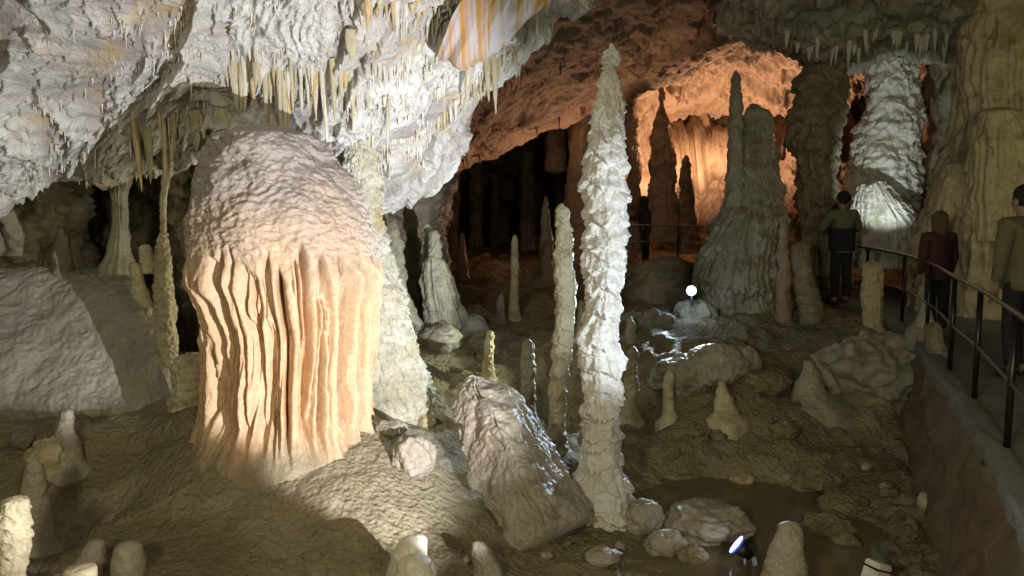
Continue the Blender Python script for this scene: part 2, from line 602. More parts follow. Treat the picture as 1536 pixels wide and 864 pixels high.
# ------------------------------------------------------------------ left ceiling mass
EDGE_U = [-420, -150, 0, 130, 250, 340, 450, 560, 615, 665, 702, 745, 800, 870, 960, 1100]
EDGE_V = [340, 320, 300, 262, 238, 225, 255, 296, 288, 232, 155, 95, 52, 2, -62, -170]
EDGE_D = [9.2, 9.0, 8.8, 8.6, 8.5, 8.4, 8.4, 8.5, 8.6, 8.5, 8.3, 8.1, 8.0, 7.9, 7.8, 7.6]
rows = []
for s, dd in ((0.0, 3.4), (0.2, 4.3), (0.4, 5.3), (0.55, 6.1), (0.7, 6.9), (0.82, 7.5), (0.92, 8.0), (1.0, None)):
    r = []
    for u, vb, db in zip(EDGE_U, EDGE_V, EDGE_D):
        top = -700 if u < 650 else -700 - (u - 650) * .2
        v = top + (vb - top) * s
        d = db if dd is None else dd * (db / 8.5)
        r.append((u, v, d))
    rows.append(r)
rows.append([(u, v - 14, d + .25) for u, v, d in zip(EDGE_U, EDGE_V, EDGE_D)])
rows.append([(u, v - 60, d + 1.0) for u, v, d in zip(EDGE_U, EDGE_V, EDGE_D)])
rows.append([(u, v - 190, d + 2.2) for u, v, d in zip(EDGE_U, EDGE_V, EDGE_D)])


CEIL_TONE = []


def ceil_disp(P):
    """tilted beds that end in ragged, dripping lips"""
    ns = np.array([-0.77, -0.50, 0.38])
    ks = np.array([0.63, -0.62, 0.46])
    wv = np.stack([fbm(P * 0.9 + 11, 3), fbm(P * 0.9 + 31, 3), 0 * P[..., 0]], -1)
    c = P @ ns + 0.22 * wv[..., 0]
    t = P @ ks
    Q = np.stack([t * 0.9, c * 0.5, P[..., 1] * .4], -1)
    out = 0.13 * fbm(P * 0.6 + 2, 3)
    patch = sstep(-0.22, 0.22, pn(P * 0.8 + 50))
    tone = 0 * out
    for fr, amp, dr, k in ((0.9, 0.17, 0.14, 3.5), (2.3, 0.20, 0.16, 7.0), (5.5, 0.12, 0.24, 13.0), (12.0, 0.05, 0.3, 28.0)):
        drip = dr * np.abs(pn(np.stack([t * k, c * 1.5, P[..., 1] * 2], -1)) * 1.4)
        ph = c * fr + 0.9 * pn(Q * fr * 0.5 + fr) + drip
        s = frac(ph)
        lip = s ** 2.2 * (1 - sstep(0.965, 1.0, s))
        m = sstep(-0.15, 0.25, pn(np.stack([t * fr * .25, c * fr * .4, P[..., 1] * .5], -1) + 7 * fr))
        wgt = (0.5 + 0.5 * m) if fr < 2 else m * (0.5 + 0.5 * patch)
        out = out + amp * lip * wgt
        tone = np.maximum(tone, sstep(0.35, 0.9, s) * wgt * (0.9 if fr > 2 else .6))
    crust = sstep(-0.02, 0.2, pn(P * 0.9 + 80) + .15 * pn(P * 4))
    rg = ridged(np.stack([t * 2.2 + .4 * wv[..., 1], c * 15, P[..., 1] * 1.0], -1), 3)
    out = out + 0.008 * fbm(P * 9, 3) + 0.045 * crust * rg
    tone = np.clip(np.maximum(tone, crust * sstep(-.2, .8, rg)), 0, 1)
    CEIL_TONE.append(tone)
    return out, tone


cave_ceiling, PC = sheet('cave_ceiling', rows, 800, 680, M_CEIL, ceil_disp)
structure(cave_ceiling)
PCU, PCV = project(PC)

# ------------------------------------------------------------------ recess wall behind the left slope and the dome
R_ = [[(u, v, d) for u, v, d in zip((-400, -100, 60, 150, 240, 330, 450, 560, 600, 640, 655), [vv] * 11, dd)] for vv, dd in (
    (120, (11, 11, 11, 11.5, 11, 10.5, 10.5, 10.8, 11.5, 12.5, 15)),
    (240, (10.6, 10.4, 10.4, 11.8, 11, 10.3, 10.3, 10.8, 11.5, 12.5, 15)),
    (310, (10.4, 10.2, 10.2, 12.8, 11.5, 10.6, 10.4, 10.8, 11.5, 12.5, 15)),
    (370, (10.2, 10.1, 10.3, 12.8, 11.5, 10.9, 10.4, 10.8, 11.5, 12.5, 15)),
    (440, (10.2, 10.1, 10.4, 12.0, 11.5, 10.8, 10.4, 10.8, 11.5, 12.5, 15)),
    (560, (10.2, 10.1, 10.4, 11.0, 11.0, 10.6, 10.4, 10.8, 11.5, 12.5, 15)))]
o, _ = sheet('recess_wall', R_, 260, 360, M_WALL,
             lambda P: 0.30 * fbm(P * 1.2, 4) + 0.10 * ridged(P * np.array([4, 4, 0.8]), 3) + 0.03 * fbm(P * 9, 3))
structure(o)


# ------------------------------------------------------------------ far chamber: stepped ceiling beds running down to the left
def L1(u): return 150 - (u - 700) * 0.40
def L2(u): return 222 - (u - 700) * 0.43


us = (540, 640, 700, 760, 830, 900, 960, 1030, 1120, 1230)
RB = [[(u, L1(u) - 330, 9.5) for u in us],
      [(u, L1(u) - 160, 11.5) for u in us],
      [(u, L1(u) - 50, 13.2) for u in us],
      [(u, L1(u) - 4, 14.2) for u in us],
      [(u, L1(u) - 14, 14.9) for u in us],
      [(u, L1(u) + 20, 15.8) for u in us],
      [(u, L2(u) - 6, 16.8) for u in us],
      [(u, L2(u) - 1, 17.2) for u in us],
      [(u, L2(u) - 10, 18.0) for u in us],
      [(u, L2(u) + 12, 18.6) for u in us],
      [(u, L2(u) + 24, 19.2) for u in us],
      [(u, L2(u) + 8, 20.5) for u in us],
      [(u, 250 - (u - 700) * .2, 24.0) for u in us],
      [(u, 330, 28.0) for u in us],
      [(u, 430, 28.0) for u in us]]
o, PB = sheet('far_ceiling', RB, 420, 420, M_RED,
              lambda P: 0.20 * fbm(P * 0.7 + 5, 4) + 0.05 * ridged(P * 2.0, 3) + 0.05 * worley(P * 1.8) + 0.016 * ridged(P * 8, 2))
structure(o)

far_ceiling = o
# ------------------------------------------------------------------ ember-lit back wall
us = (900, 950, 1000, 1060, 1120, 1180, 1240, 1320, 1400, 1500)
RW = []
for v, d in ((-60, 17.0), (20, 19.0), (70, 21.0), (120, 23.0), (150, 24.2), (200, 24.6), (228, 23.6), (236, 24.6), (300, 25.0), (400, 25.0)):
    RW.append([(u, v - (0.14 * (u - 1060) if v > 190 and v < 260 else 0), d + 0.5 * math.sin(u * .02)) for u in us])
o, PW = sheet('far_wall', RW, 400, 460, M_RED,
              lambda P: 0.5 * fbm(P * 0.55 + 9, 3) + 0.30 * ridged(P * 1.0 + 2, 4) + 0.40 * worley(P * 0.9 + .3 * fbm(P, 2)[..., None]) + 0.16 * worley(P * 2.4) + 0.05 * ridged(P * 5, 2))
structure(o)

# ------------------------------------------------------------------ ceiling over the visitors
us = (1080, 1150, 1200, 1260, 1320, 1380, 1440, 1520, 1640)
eb = (30, 62, 82, 92, 70, 76, 82, 60, 60)
RR = [[(u, -420, 5.5) for u in us], [(u, -200, 8) for u in us], [(u, -60, 10.5) for u in us],
      [(u, b - 45, 12.4) for u, b in zip(us, eb)], [(u, b - 10, 13.4) for u, b in zip(us, eb)],
      [(u, b, 13.8) for u, b in zip(us, eb)], [(u, b - 12, 14.3) for u, b in zip(us, eb)], [(u, b - 90, 16) for u, b in zip(us, eb)]]
o, PR = sheet('right_ceiling', RR, 260, 300, M_GREY,
              lambda P: 0.20 * fbm(P * 0.9 + 3, 4) + 0.10 * ridged(P * np.array([2.5, 2.5, 5]), 3) + 0.03 * ridged(P * 8, 2))
structure(o)
right_ceiling = o

# right wall of the cave behind the visitors, and the rock that closes the view
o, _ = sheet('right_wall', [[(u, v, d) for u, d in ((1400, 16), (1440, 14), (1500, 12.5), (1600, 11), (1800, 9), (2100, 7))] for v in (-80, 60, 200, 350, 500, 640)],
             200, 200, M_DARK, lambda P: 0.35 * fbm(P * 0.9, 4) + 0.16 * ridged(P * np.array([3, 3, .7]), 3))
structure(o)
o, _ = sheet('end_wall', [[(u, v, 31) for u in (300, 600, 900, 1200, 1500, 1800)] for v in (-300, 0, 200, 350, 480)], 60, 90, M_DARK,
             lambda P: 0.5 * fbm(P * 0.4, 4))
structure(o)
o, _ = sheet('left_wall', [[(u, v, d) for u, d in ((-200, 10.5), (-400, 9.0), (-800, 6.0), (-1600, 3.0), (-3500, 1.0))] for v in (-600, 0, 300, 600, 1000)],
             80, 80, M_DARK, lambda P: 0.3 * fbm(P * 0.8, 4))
structure(o)

# ------------------------------------------------------------------ visitors' path along the right side
RAIL = [(2.4, 3.2), (3.16, 5.0), (3.65, 6.2), (4.05, 7.3), (4.62, 8.8), (5.04, 10.3), (5.25, 12.0), (5.5, 14.2), (5.4, 16.5), (4.7, 18.6), (3.4, 19.4), (2.2, 19.6), (0.6, 20.0)]
RP = catmull(np.array(RAIL), 160)
T_ = np.gradient(RP, axis=0)
T_ /= np.linalg.norm(T_, axis=1, keepdims=True)
NRM = np.stack([T_[:, 1], -T_[:, 0]], 1)        # points away from the floor, to the walking side


def ribbon(name, offs, mat):
    """offs: list of (sideways offset, z) across the path"""
    P = np.stack([np.concatenate([RP + NRM * a, np.full((len(RP), 1), z)], 1) for a, z in offs], 1)
    N = normals(P)
    P = P + (0.02 * fbm(P * 5, 3) if 'wall' not in name else 0.11 * fbm(P * 2.2, 4) + 0.06 * ridged(P * 3.5, 3))[..., None] * N * np.array([1, 1, 0.15])
    return structure(link(name, grid_mesh(name, P), mat))


ribbon('path', [(0.05, 0.0), (0.3, 0.002), (0.8, 0.004), (1.4, 0.0), (1.9, 0.0)], M_PATH)
ribbon('path_kerb', [(-0.13, -0.10), (-0.13, 0.0), (-0.115, 0.03), (-0.02, 0.04), (0.03, 0.035), (0.045, 0.0), (0.05, -0.04)], M_PATH)
ribbon('path_wall', [(-0.42, -1.5)] + [(-0.42 + .30 * i / 14, -1.5 + 1.44 * i / 14) for i in range(15)], M_BROWNWALL)

# ================================================================== DRIPSTONE
def rev(name, prof, d, mat, nr=160, nt=72, dep=0.9, fb=(0.02, 5), tiers=None, flutes=None, knobs=None, fine=0.006, sink=0.0, lean=0.0,
        parent=None, extra=None, facets=None, seed=0.0, sq=1.0, flare=0.0):
    """a free-standing drip formation: prof = rows (v, left u, right u) from tip to foot, standing d metres ahead"""
    pr = np.array(prof, float)
    t = np.linspace(0, 1, nr) ** 1.0
    vv = pr[0, 0] + (pr[-1, 0] - pr[0, 0]) * t
    uL = np.interp(vv, pr[:, 0], pr[:, 1]); uR = np.interp(vv, pr[:, 0], pr[:, 2])
    k = np.array([1, 2, 3, 2, 1.]) / 9
    pad = lambda a: np.concatenate([[a[0]] * 2, a, [a[-1]] * 2])
    uL = np.convolve(pad(uL), k, 'valid'); uR = np.convolve(pad(uR), k, 'valid')
    dd = d + lean * (1 - t)
    C = px((uL + uR) / 2, vv, dd)
    r = (px(uR, vv, dd)[:, 0] - px(uL, vv, dd)[:, 0]) / 2
    # round the tip
    tip = np.sqrt(np.clip((np.arange(nr)) / max(3.0, 0.035 * nr), 0, 1))
    rr = r * tip * (1 + flare * np.exp(-(1 - t) / 0.09))
    if sink:
        nx = max(4, int(nr * 0.04))
        C = np.concatenate([C, C[-1] + np.linspace(0, 1, nx)[1:, None] * np.array([0, 0, -sink])])
        rr = np.concatenate([rr, np.full(nx - 1, rr[-1]) * np.linspace(1, 1.15, nx)[1:]])
    th = np.linspace(0, 2 * math.pi, nt, endpoint=False) + 0.3
    ct, st = np.cos(th), np.sin(th)
    if sq != 1.0:
        ct = np.sign(ct) * np.abs(ct) ** sq; st = np.sign(st) * np.abs(st) ** sq
    R = np.stack([ct[None] * np.ones_like(rr)[:, None], dep * st[None] * np.ones_like(rr)[:, None], np.zeros((len(rr), nt))], -1)
    P = C[:, None, :] + rr[:, None, None] * R
    D = R / np.linalg.norm(R, axis=-1, keepdims=True)
    Z = P[..., 2]
    U = np.stack([ct[None] + 0 * Z, st[None] + 0 * Z, Z], -1)
    off = fb[0] * fbm(P * fb[1] + seed, 4)
    if tiers:
        for A, per, drip, kk in tiers:
            w = 0.55 * pn(np.stack([U[..., 0] * 1.3, U[..., 1] * 1.3, Z / per * 0.35], -1) + seed + per)
            dr = drip * np.abs(pn(np.stack([U[..., 0] * kk, U[..., 1] * kk, Z / per * 0.25], -1) + seed)) * 1.8
            s = frac(Z / per + w + dr + seed)
            # sharp foot, long shoulder
            amp = 0.45 + 0.55 * sstep(-0.3, 0.3, pn(P * (1.2 / per) * 0.5 + 8 + seed))
            off = off + A * amp * ((1 - s) ** 1.3 * sstep(0.0, 0.07, s))
    if flutes:
        A, kk, z_hi, z_lo, wid = flutes
        q = np.stack([U[..., 0] * kk, U[..., 1] * kk, Z * 0.26 + 0 * Z], -1) + seed + 0.08 * fbm(P * 2, 2)[..., None]
        g = np.maximum(np.exp(-(np.abs(pn(q)) / wid) ** 2), 0.6 * np.exp(-(np.abs(pn(q * np.array([1.25, 1.25, 1.3]) + 23.7)) / (wid * .7)) ** 2))
        top = z_hi + 0.28 * pn(U * np.array([6, 6, 0]) + seed)
        g = g * (1 - sstep(top - 0.12, top + 0.03, Z)) * sstep(z_lo, z_lo + 0.45, Z)
        off = off - A * g
    if knobs:
        A, sc = knobs
        off = off + A * np.clip(0.75 - worley(P * sc, seed), -0.1, 1)
    if facets:
        A, sc = facets
        off = off + A * worley(P * sc, seed)
    if fine:
        off = off + fine * fbm(P * 28, 3)
    if extra is not None:
        off = off + extra(P, U)
    pc = np.percentile(off, 68, axis=1)
    kw_ = max(3, len(pc) // 9) | 1
    pc = np.convolve(np.pad(pc, kw_ // 2, mode='edge'), np.ones(kw_) / kw_, 'valid')
    off = off - pc[:, None]
    lim = np.minimum(1, rr / 0.03)[:, None]
    P = P + D * (off * lim)[..., None]
    me = grid_mesh(name, P, True)
    return link(name, me, mat, parent)


def stand(name, prof, mat, label, cat='stalagmite', group=None, gd=None, **kw):
    """a formation whose foot is set where its last profile row meets the floor"""
    v, a, b = prof[-1]
    d = gd if gd else float(ground((a + b) / 2, v)[1])
    kw.setdefault('sink', 0.25)
    kw.setdefault('flare', 0.55)
    o = rev(name, prof, d, mat, **kw)
    return tag(o, label, cat, group)


def cone(u, vt, vb, wt, wb, bend=0.0, mid=None):
    """quick profile: tip row vt, foot row vb, widths in pixels"""
    n = 9
    out = []
    for i in range(n):
        t = i / (n - 1)
        w = wt + (wb - wt) * (t ** 0.8 if mid is None else (t ** mid))
        c = u + bend * math.sin(t * 2.6) + (u - u) * t
        out.append((vt + (vb - vt) * t, c - w / 2, c + w / 2))
    return out


# ---- the great dome with its fluted curtain
DOME = [(184, 380, 420), (191, 346, 450), (203, 322, 472), (225, 308, 494), (248, 306, 512), (270, 302, 528), (300, 294, 544), (330, 288, 555),
        (370, 286, 563), (400, 285, 568), (420, 288, 568), (445, 298, 564), (480, 312, 560), (520, 314, 558), (560, 312, 556), (600, 309, 556),
        (622, 305, 559), (645, 296, 568), (668, 284, 582), (700, 266, 600)]


def dome_extra(P, U):
    z = P[..., 2]
    # overhanging brim breaks up into ragged lobes
    brim = np.exp(-((z - 0.92) / 0.14) ** 2) * (0.05 + 0.07 * pn(U * np.array([9, 9, 0]) + 3))
    rip = 0.016 * ridged(np.stack([P[..., 0] * 9, P[..., 1] * 9, z * 16], -1), 3) * sstep(1.0, 1.3, z)
    lump = 0.10 * fbm(P * 2.1 + 4, 3) * sstep(1.2, 1.8, z)
    low = 0.012 * pn(np.stack([U[..., 0] * 20, U[..., 1] * 20, z * 1.5], -1)) * (1 - sstep(0.9, 1.1, z)) * sstep(-.5, -.2, z)
    q2 = np.stack([U[..., 0] * 13, U[..., 1] * 13, z * .5], -1) + 40
    small = -0.05 * np.exp(-(np.abs(pn(q2)) / .13) ** 2) * sstep(-.2, .2, pn(P * 2.3 + 7)) * (1 - sstep(.9, 1.08, z)) * sstep(-.5, 0, z)
    return brim + rip + lump + low + small


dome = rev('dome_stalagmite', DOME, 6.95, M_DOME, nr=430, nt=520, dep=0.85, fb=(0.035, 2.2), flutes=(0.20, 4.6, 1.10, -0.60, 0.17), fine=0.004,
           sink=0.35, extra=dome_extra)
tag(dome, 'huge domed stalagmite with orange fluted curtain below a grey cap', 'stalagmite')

# ---- tall white stalagmite
TALL = [(64, 912, 923), (90, 907, 926), (120, 902, 930), (160, 893, 936), (200, 884, 938), (240, 878, 939), (290, 871, 942), (330, 876, 940),
        (370, 873, 943), (400, 876, 938), (440, 877, 934), (470, 873, 928), (510, 864, 928), (540, 866, 934), (580, 872, 931), (620, 876, 933),
        (660, 874, 932), (700, 868, 934), (740, 860, 945), (775, 854, 950)]
o = stand('tall_stalagmite', TALL, M_WHITE, 'tallest slender white stalagmite, lumpy and glistening, beside the leaning slab', nr=520, nt=150, dep=0.95, flare=.12,
          fb=(0.022, 5), tiers=[(0.07, 0.21, 0.22, 3.2), (0.022, 0.10, 0.2, 5.0)], knobs=(0.045, 9), fine=0.003)
TALL_D = o.data.vertices[len(o.data.vertices) - 1].co.y

# ---- knobbly cream stalagmite left of it
stand('knobbly_stalagmite', [(304, 838, 848), (312, 833, 853), (324, 835, 856), (345, 834, 858), (375, 831, 859), (410, 831, 860), (430, 832, 866),
                             (455, 834, 866), (480, 832, 862), (510, 829, 858), (540, 827, 857), (580, 826, 850), (620, 824, 848), (660, 822, 846), (676, 820, 850)],
      M_TAN, 'knobbly cream stalagmite with a rounded tip just left of the tallest one', gd=8.0, nr=300, nt=80, fb=(0.018, 7),
      tiers=[(0.028, 0.17, 0.2, 3), (0.010, 0.06, 0.2, 6)], fine=0.004)

# ---- other stalagmites on the middle ground
stand('thin_stalagmite', [(352, 769, 775), (365, 767, 777), (400, 766, 778), (440, 765, 778), (478, 763, 779)], M_TAN,
      'thin yellow pole-like stalagmite in front of the dark chamber', nr=150, nt=40, fb=(0.012, 8), tiers=[(0.015, 0.12, 0.2, 3)])
stand('dim_spire', [(294, 815, 820), (320, 812, 824), (360, 809, 829), (400, 806, 832), (424, 803, 834)], M_DARK,
      'dim brown spire in shadow behind the knobbly cream stalagmite', nr=140, nt=40, fb=(0.05, 4), gd=15.0)
stand('stub_stalagmite', [(495, 733, 739), (500, 729, 741), (520, 726, 741), (545, 724, 740), (568, 721, 741)], M_TAN,
      'small crooked yellow stalagmite above the top of the leaning slab', nr=120, nt=44, fb=(0.02, 9), tiers=[(0.015, 0.1, 0.2, 3)])
stand('stub_stalagmite', [(508, 788, 796), (516, 783, 801), (540, 781, 803), (570, 781, 803), (600, 781, 802), (630, 780, 804)], M_GREY,
      'pale stub with a bright right edge between slab top and knobbly stalagmite', nr=120, nt=48, fb=(0.016, 9), tiers=[(0.015, 0.1, 0.2, 3)])
stand('stub_stalagmite', [(535, 808, 818), (542, 805, 821), (568, 803, 823)], M_TAN,
      'low blunt yellow stub left of the knobbly stalagmite', nr=70, nt=40, fb=(0.02, 8))
stand('stub_stalagmite', [(519, 945, 953), (528, 940, 957), (560, 937, 958), (600, 935, 958), (632, 933, 961)], M_TAN,
      'slim brown stalagmite standing close on the right of the tallest one', nr=120, nt=44, fb=(0.02, 8), tiers=[(0.012, 0.1, 0.2, 3)])
stand('stub_stalagmite', [(555, 1000, 1008), (563, 996, 1012), (590, 995, 1012), (615, 994, 1013), (634, 990, 1018)], M_TAN,
      'tan finger-like stalagmite on the brown mound near the pool', nr=100, nt=40, fb=(0.016, 8))
stand('stub_stalagmite', [(571, 1078, 1086), (585, 1074, 1094), (605, 1072, 1102), (628, 1070, 1112)], M_TAN,
      'squat cone with a drooping right foot on the brown mound', nr=90, nt=40, fb=(0.03, 6))
stand('stub_stalagmite', [(540, 1208, 1218), (560, 1200, 1226), (585, 1192, 1240), (604, 1188, 1258)], M_GREY,
      'pale pointed heap with a trailing right foot below the railing rocks', nr=100, nt=50, fb=(0.04, 5))
stand('stub_stalagmite', [(474, 942, 948), (482, 938, 952), (508, 934, 956)], M_GREY,
      'dim little stub right of the tallest stalagmite at mid height', nr=70, nt=36, fb=(0.02, 8))
stand('stub_stalagmite', [(440, 748, 753), (455, 745, 756), (482, 742, 759)], M_DARK,
      'small dim stub left of the thin yellow pole stalagmite', nr=70, nt=32, fb=(0.02, 8))
stand('stub_stalagmite', [(450, 868, 875), (470, 866, 878), (505, 863, 880)], M_GREY,
      'short stub half hidden behind the tallest stalagmite', nr=70, nt=32, fb=(0.02, 8), tiers=[(0.02, 0.1, 0.2, 3)])
stand('orange_spire', [(349, 691, 695), (365, 688, 698), (400, 685, 701), (424, 682, 704)], M_RED,
      'slim orange-lit spire at the left edge of the dark chamber', nr=90, nt=36, fb=(0.04, 5))

# ---- fat grey stalagmite with twin tips, left of the dark chamber
t = empty('twin_tip_stalagmite', ground(668, 512).tolist())
tag(t, 'fat grey-green stalagmite with two stumpy tips beside the dark chamber', 'stalagmite')
d0 = float(t.location.y)
adopt(rev('body', [(383, 640, 656), (392, 634, 666), (420, 630, 675), (460, 634, 684), (495, 640, 690), (512, 640, 692)], d0, M_GREY, nr=150, nt=90,
          fb=(0.06, 3), flutes=(0.04, 4, 1.0, -.2, .12), tiers=[(0.03, .3, .4, 5)], sink=.2), t)
adopt(rev('tip', [(345, 648, 657), (352, 644, 660), (370, 643, 662), (396, 640, 664)], d0, M_GREY, nr=70, nt=50, fb=(0.03, 5), tiers=[(0.03, .15, .2, 3)]), t)
adopt(rev('tip', [(335, 638, 646), (345, 634, 648), (370, 632, 650), (400, 630, 652)], d0 + .3, M_GREY, nr=70, nt=50, fb=(0.03, 5), tiers=[(0.03, .15, .2, 3)]), t)
adopt(rev('apron', [(400, 664, 672), (440, 660, 688), (480, 660, 704), (516, 655, 716)], d0 + .5, M_GREY, nr=80, nt=60, fb=(0.05, 3)), t)

stand('pointed_stalagmite', [(328, 586, 594), (345, 580, 600), (370, 578, 604), (400, 576, 608), (440, 574, 612), (500, 570, 640), (525, 565, 660)], M_GREY,
      'pointed grey stalagmite peeping out behind the knobbly flowstone column', gd=10.0, nr=160, nt=70, fb=(0.04, 4), tiers=[(0.03, .2, .3, 4)])

# ---- flowstone column behind the dome, from ceiling to floor
o = rev('flowstone_column', [(50, 470, 600), (90, 488, 580), (130, 500, 566), (170, 510, 562), (230, 515, 566), (300, 512, 572), (350, 508, 580), (400, 505, 592), (450, 500, 608), (500, 495, 622),
                             (550, 490, 637), (590, 485, 650), (620, 482, 648), (640, 478, 640)], 7.9, M_COLUMN, nr=420, nt=200, dep=0.8, fb=(0.04, 3),
        tiers=[(0.06, .34, .6, 6), (0.03, 0.12, .6, 12)], knobs=(0.045, 11), fine=.006, sink=.3)
tag(o, 'pale knobbly flowstone column running from ceiling to floor behind the orange dome', 'column')

# ---- left side: thin column of a stalactite meeting a stalagmite, with knobs
b = V(245, 545, 8.1)
t = empty('joined_column', b)
tag(t, 'thin cream column where a long stalactite meets a stalagmite, left of the dome', 'column')
adopt(rev('stalagmite', [(345, 243, 249), (356, 236, 252), (380, 232, 256), (420, 230, 260), (470, 230, 264), (510, 234, 266), (545, 240, 268)], 8.1, M_TAN, nr=200, nt=90,
          fb=(0.015, 6), knobs=(0.022, 18), tiers=[(0.012, .09, .3, 8)], sink=.3), t)
adopt(rev('stalactite', [(175, 262, 272), (200, 258, 268), (240, 248, 262), (270, 242, 255), (300, 240, 250), (350, 241, 250)], 8.1, M_CREAM, nr=140, nt=40, fb=(0.008, 8)), t)
for pf in ([(366, 213, 223), (372, 209, 228), (390, 208, 230), (410, 214, 232)], [(392, 196, 206), (400, 193, 212), (420, 196, 218), (436, 206, 222)],
           [(425, 200, 214), (435, 197, 222), (448, 200, 226), (460, 212, 232)]):
    adopt(rev('knob', pf, 8.05, M_TAN, nr=50, nt=40, fb=(0.015, 6)), t)
o = rev('pale_column', [(250, 160, 206), (285, 164, 192), (300, 167, 190), (340, 168, 192), (380, 162, 196), (402, 148, 204)], 9.3, M_GREY, nr=120, nt=60,
        fb=(0.02, 4), flutes=(0.03, 4, 2.2, -1, .12), sink=.2)
tag(o, 'pale straight column standing in the recess above the left slope', 'column')
o = rev('recess_stalagmite', [(340, 88, 98), (352, 84, 102), (370, 82, 106), (404, 78, 110)], 9.3, M_WALL, nr=70, nt=40, fb=(0.03, 5), sink=.2)
tag(o, 'small dull stalagmite on the crest of the left slope', 'stalagmite')
o = rev('popcorn_mound', [(528, 275, 300), (540, 262, 312), (580, 256, 314), (610, 252, 316), (636, 250, 320)], 7.4, M_TAN, nr=130, nt=120, fb=(0.03, 4), knobs=(0.06, 13), sink=.2)
tag(o, 'heap of knobbly cave popcorn at the left foot of the dome', 'flowstone')

# ---- left slope
SL = [[(-260, 396, 9.8), (0, 400, 9.8), (90, 401, 9.8), (150, 402, 9.7), (190, 412, 9.5), (215, 440, 9.3)],
      [(-260, 404, 9.3), (0, 405, 9.3), (95, 405, 9.3), (160, 408, 9.2), (205, 425, 9.0), (232, 470, 8.8)],
      [(-260, 450, 8.9), (0, 450, 8.9), (105, 450, 8.8), (180, 460, 8.6), (225, 490, 8.4), (250, 530, 8.2)],
      [(-260, 520, 8.4), (0, 520, 8.3), (115, 525, 8.2), (195, 540, 8.1), (240, 560, 7.9), (262, 585, 7.8)],
      [(-260, 580, 8.0), (0, 580, 7.9), (120, 590, 7.85), (205, 605, 7.75), (250, 615, 7.6), (275, 625, 7.5)],
      [(-260, 604, 7.9), (0, 604, 7.8), (120, 610, 7.75), (205, 622, 7.65), (255, 630, 7.5), (285, 635, 7.4)],
      [(-260, 640, 7.9), (0, 640, 7.8), (120, 645, 7.75), (205, 650, 7.65), (255, 655, 7.5), (285, 660, 7.4)]]
o, _ = sheet('pale_slope', SL, 260, 300, M_SLOPE, lambda P: 0.05 * fbm(P * 1.3, 3) + 0.012 * fbm(P * 8, 3) + 0.008 * ridged(P * np.array([14, 14, 14]), 2))
structure(o)

# ---- curtain of fused draperies above the dome and brown draperies at the left
o, _ = sheet('flowstone_curtain', [[(u, v, d + .10 * math.sin(u * .07)) for u in (325, 350, 380, 410, 440, 480, 520, 560)] for v, d in
                                   ((95, 7.7), (140, 7.85), (190, 8.0), (235, 8.15), (285, 8.35), (340, 8.6))], 300, 460, M_CREAM,
             lambda P: 0.07 * ridged(np.stack([P[..., 0] * 5.5 + .6 * fbm(P * 1.2, 2), P[..., 1] * .6, P[..., 2] * .45], -1), 3) + .03 * fbm(P * 3, 3))
tag(o, 'wide cream curtain of fused draperies hanging behind the dome top', 'flowstone')


# ================================================================== STALACTITES
def drip_mesh(kind, seed):
    r = np.random.default_rng(seed)
    n, m = (18, 12)
    t = np.linspace(0, 1, n)
    if kind == 'straw':
        rad = 0.55 + 0.45 * (1 - t) ** 2
        rad[-1] = 0.15
    elif kind == 'cone':
        rad = (1 - t) ** 0.75 * (1 + 0.10 * np.sin(t * 14 + seed)) + 0.05
        rad[-1] = 0.02
    else:
        rad = (1 - t ** 1.6) ** 0.8 + 0.03
    th = np.linspace(0, 2 * math.pi, m, endpoint=False)
    bx = 0.5 * np.sin(t * 2.4 + seed) * t * (0.25 if kind != 'straw' else .1)
    P = np.zeros((n, m, 3))
    wob = 1 + 0.16 * r.normal(size=(n, m)) * (1 - t[:, None] * .5)
    for _ in range(2):
        wob = (wob + np.roll(wob, 1, 1) + np.roll(wob, -1, 1)) / 3
    P[..., 0] = rad[:, None] * np.cos(th)[None] * wob + bx[:, None]
    P[..., 1] = rad[:, None] * np.sin(th)[None] * wob * (1 if kind != 'sheet' else .35)
    P[..., 2] = np.where(t < .03, 0.45, -t)[:, None]
    return grid_mesh('stalactite', P, True)


DRIPS = {k: [drip_mesh(k, s) for s in range(4)] for k in ('straw', 'cone', 'sheet')}
_meshcache = {}


def drip_obj(kind, mat, loc, rad, length, rot=None):
    i = random.randrange(4)
    key = (kind, i, mat.name)
    if key not in _meshcache:
        me = DRIPS[kind][i].copy()
        me.materials.append(mat)
        _meshcache[key] = me
    o = bpy.data.objects.new('stalactite' if kind != 'sheet' else 'drapery', _meshcache[key])
    COL.objects.link(o)
    o.location = loc
    o.scale = (rad, rad, length)
    o.rotation_euler = (random.uniform(-.05, .05), random.uniform(-.05, .05), random.uniform(0, 6.28) if rot is None else rot)
    return o


sub = (slice(None, 640, 2), slice(None, None, 2))


def on_sheet(PU, PV, PP, u, v):
    q = (PU - u) ** 2 + (PV - v) ** 2 + 60 * np.maximum(0, PP[..., 1] - 9) ** 2
    k = np.unravel_index(np.argmin(q), q.shape)
    return PP[k]


SU, SV, SP = PCU[sub], PCV[sub], PC[sub]


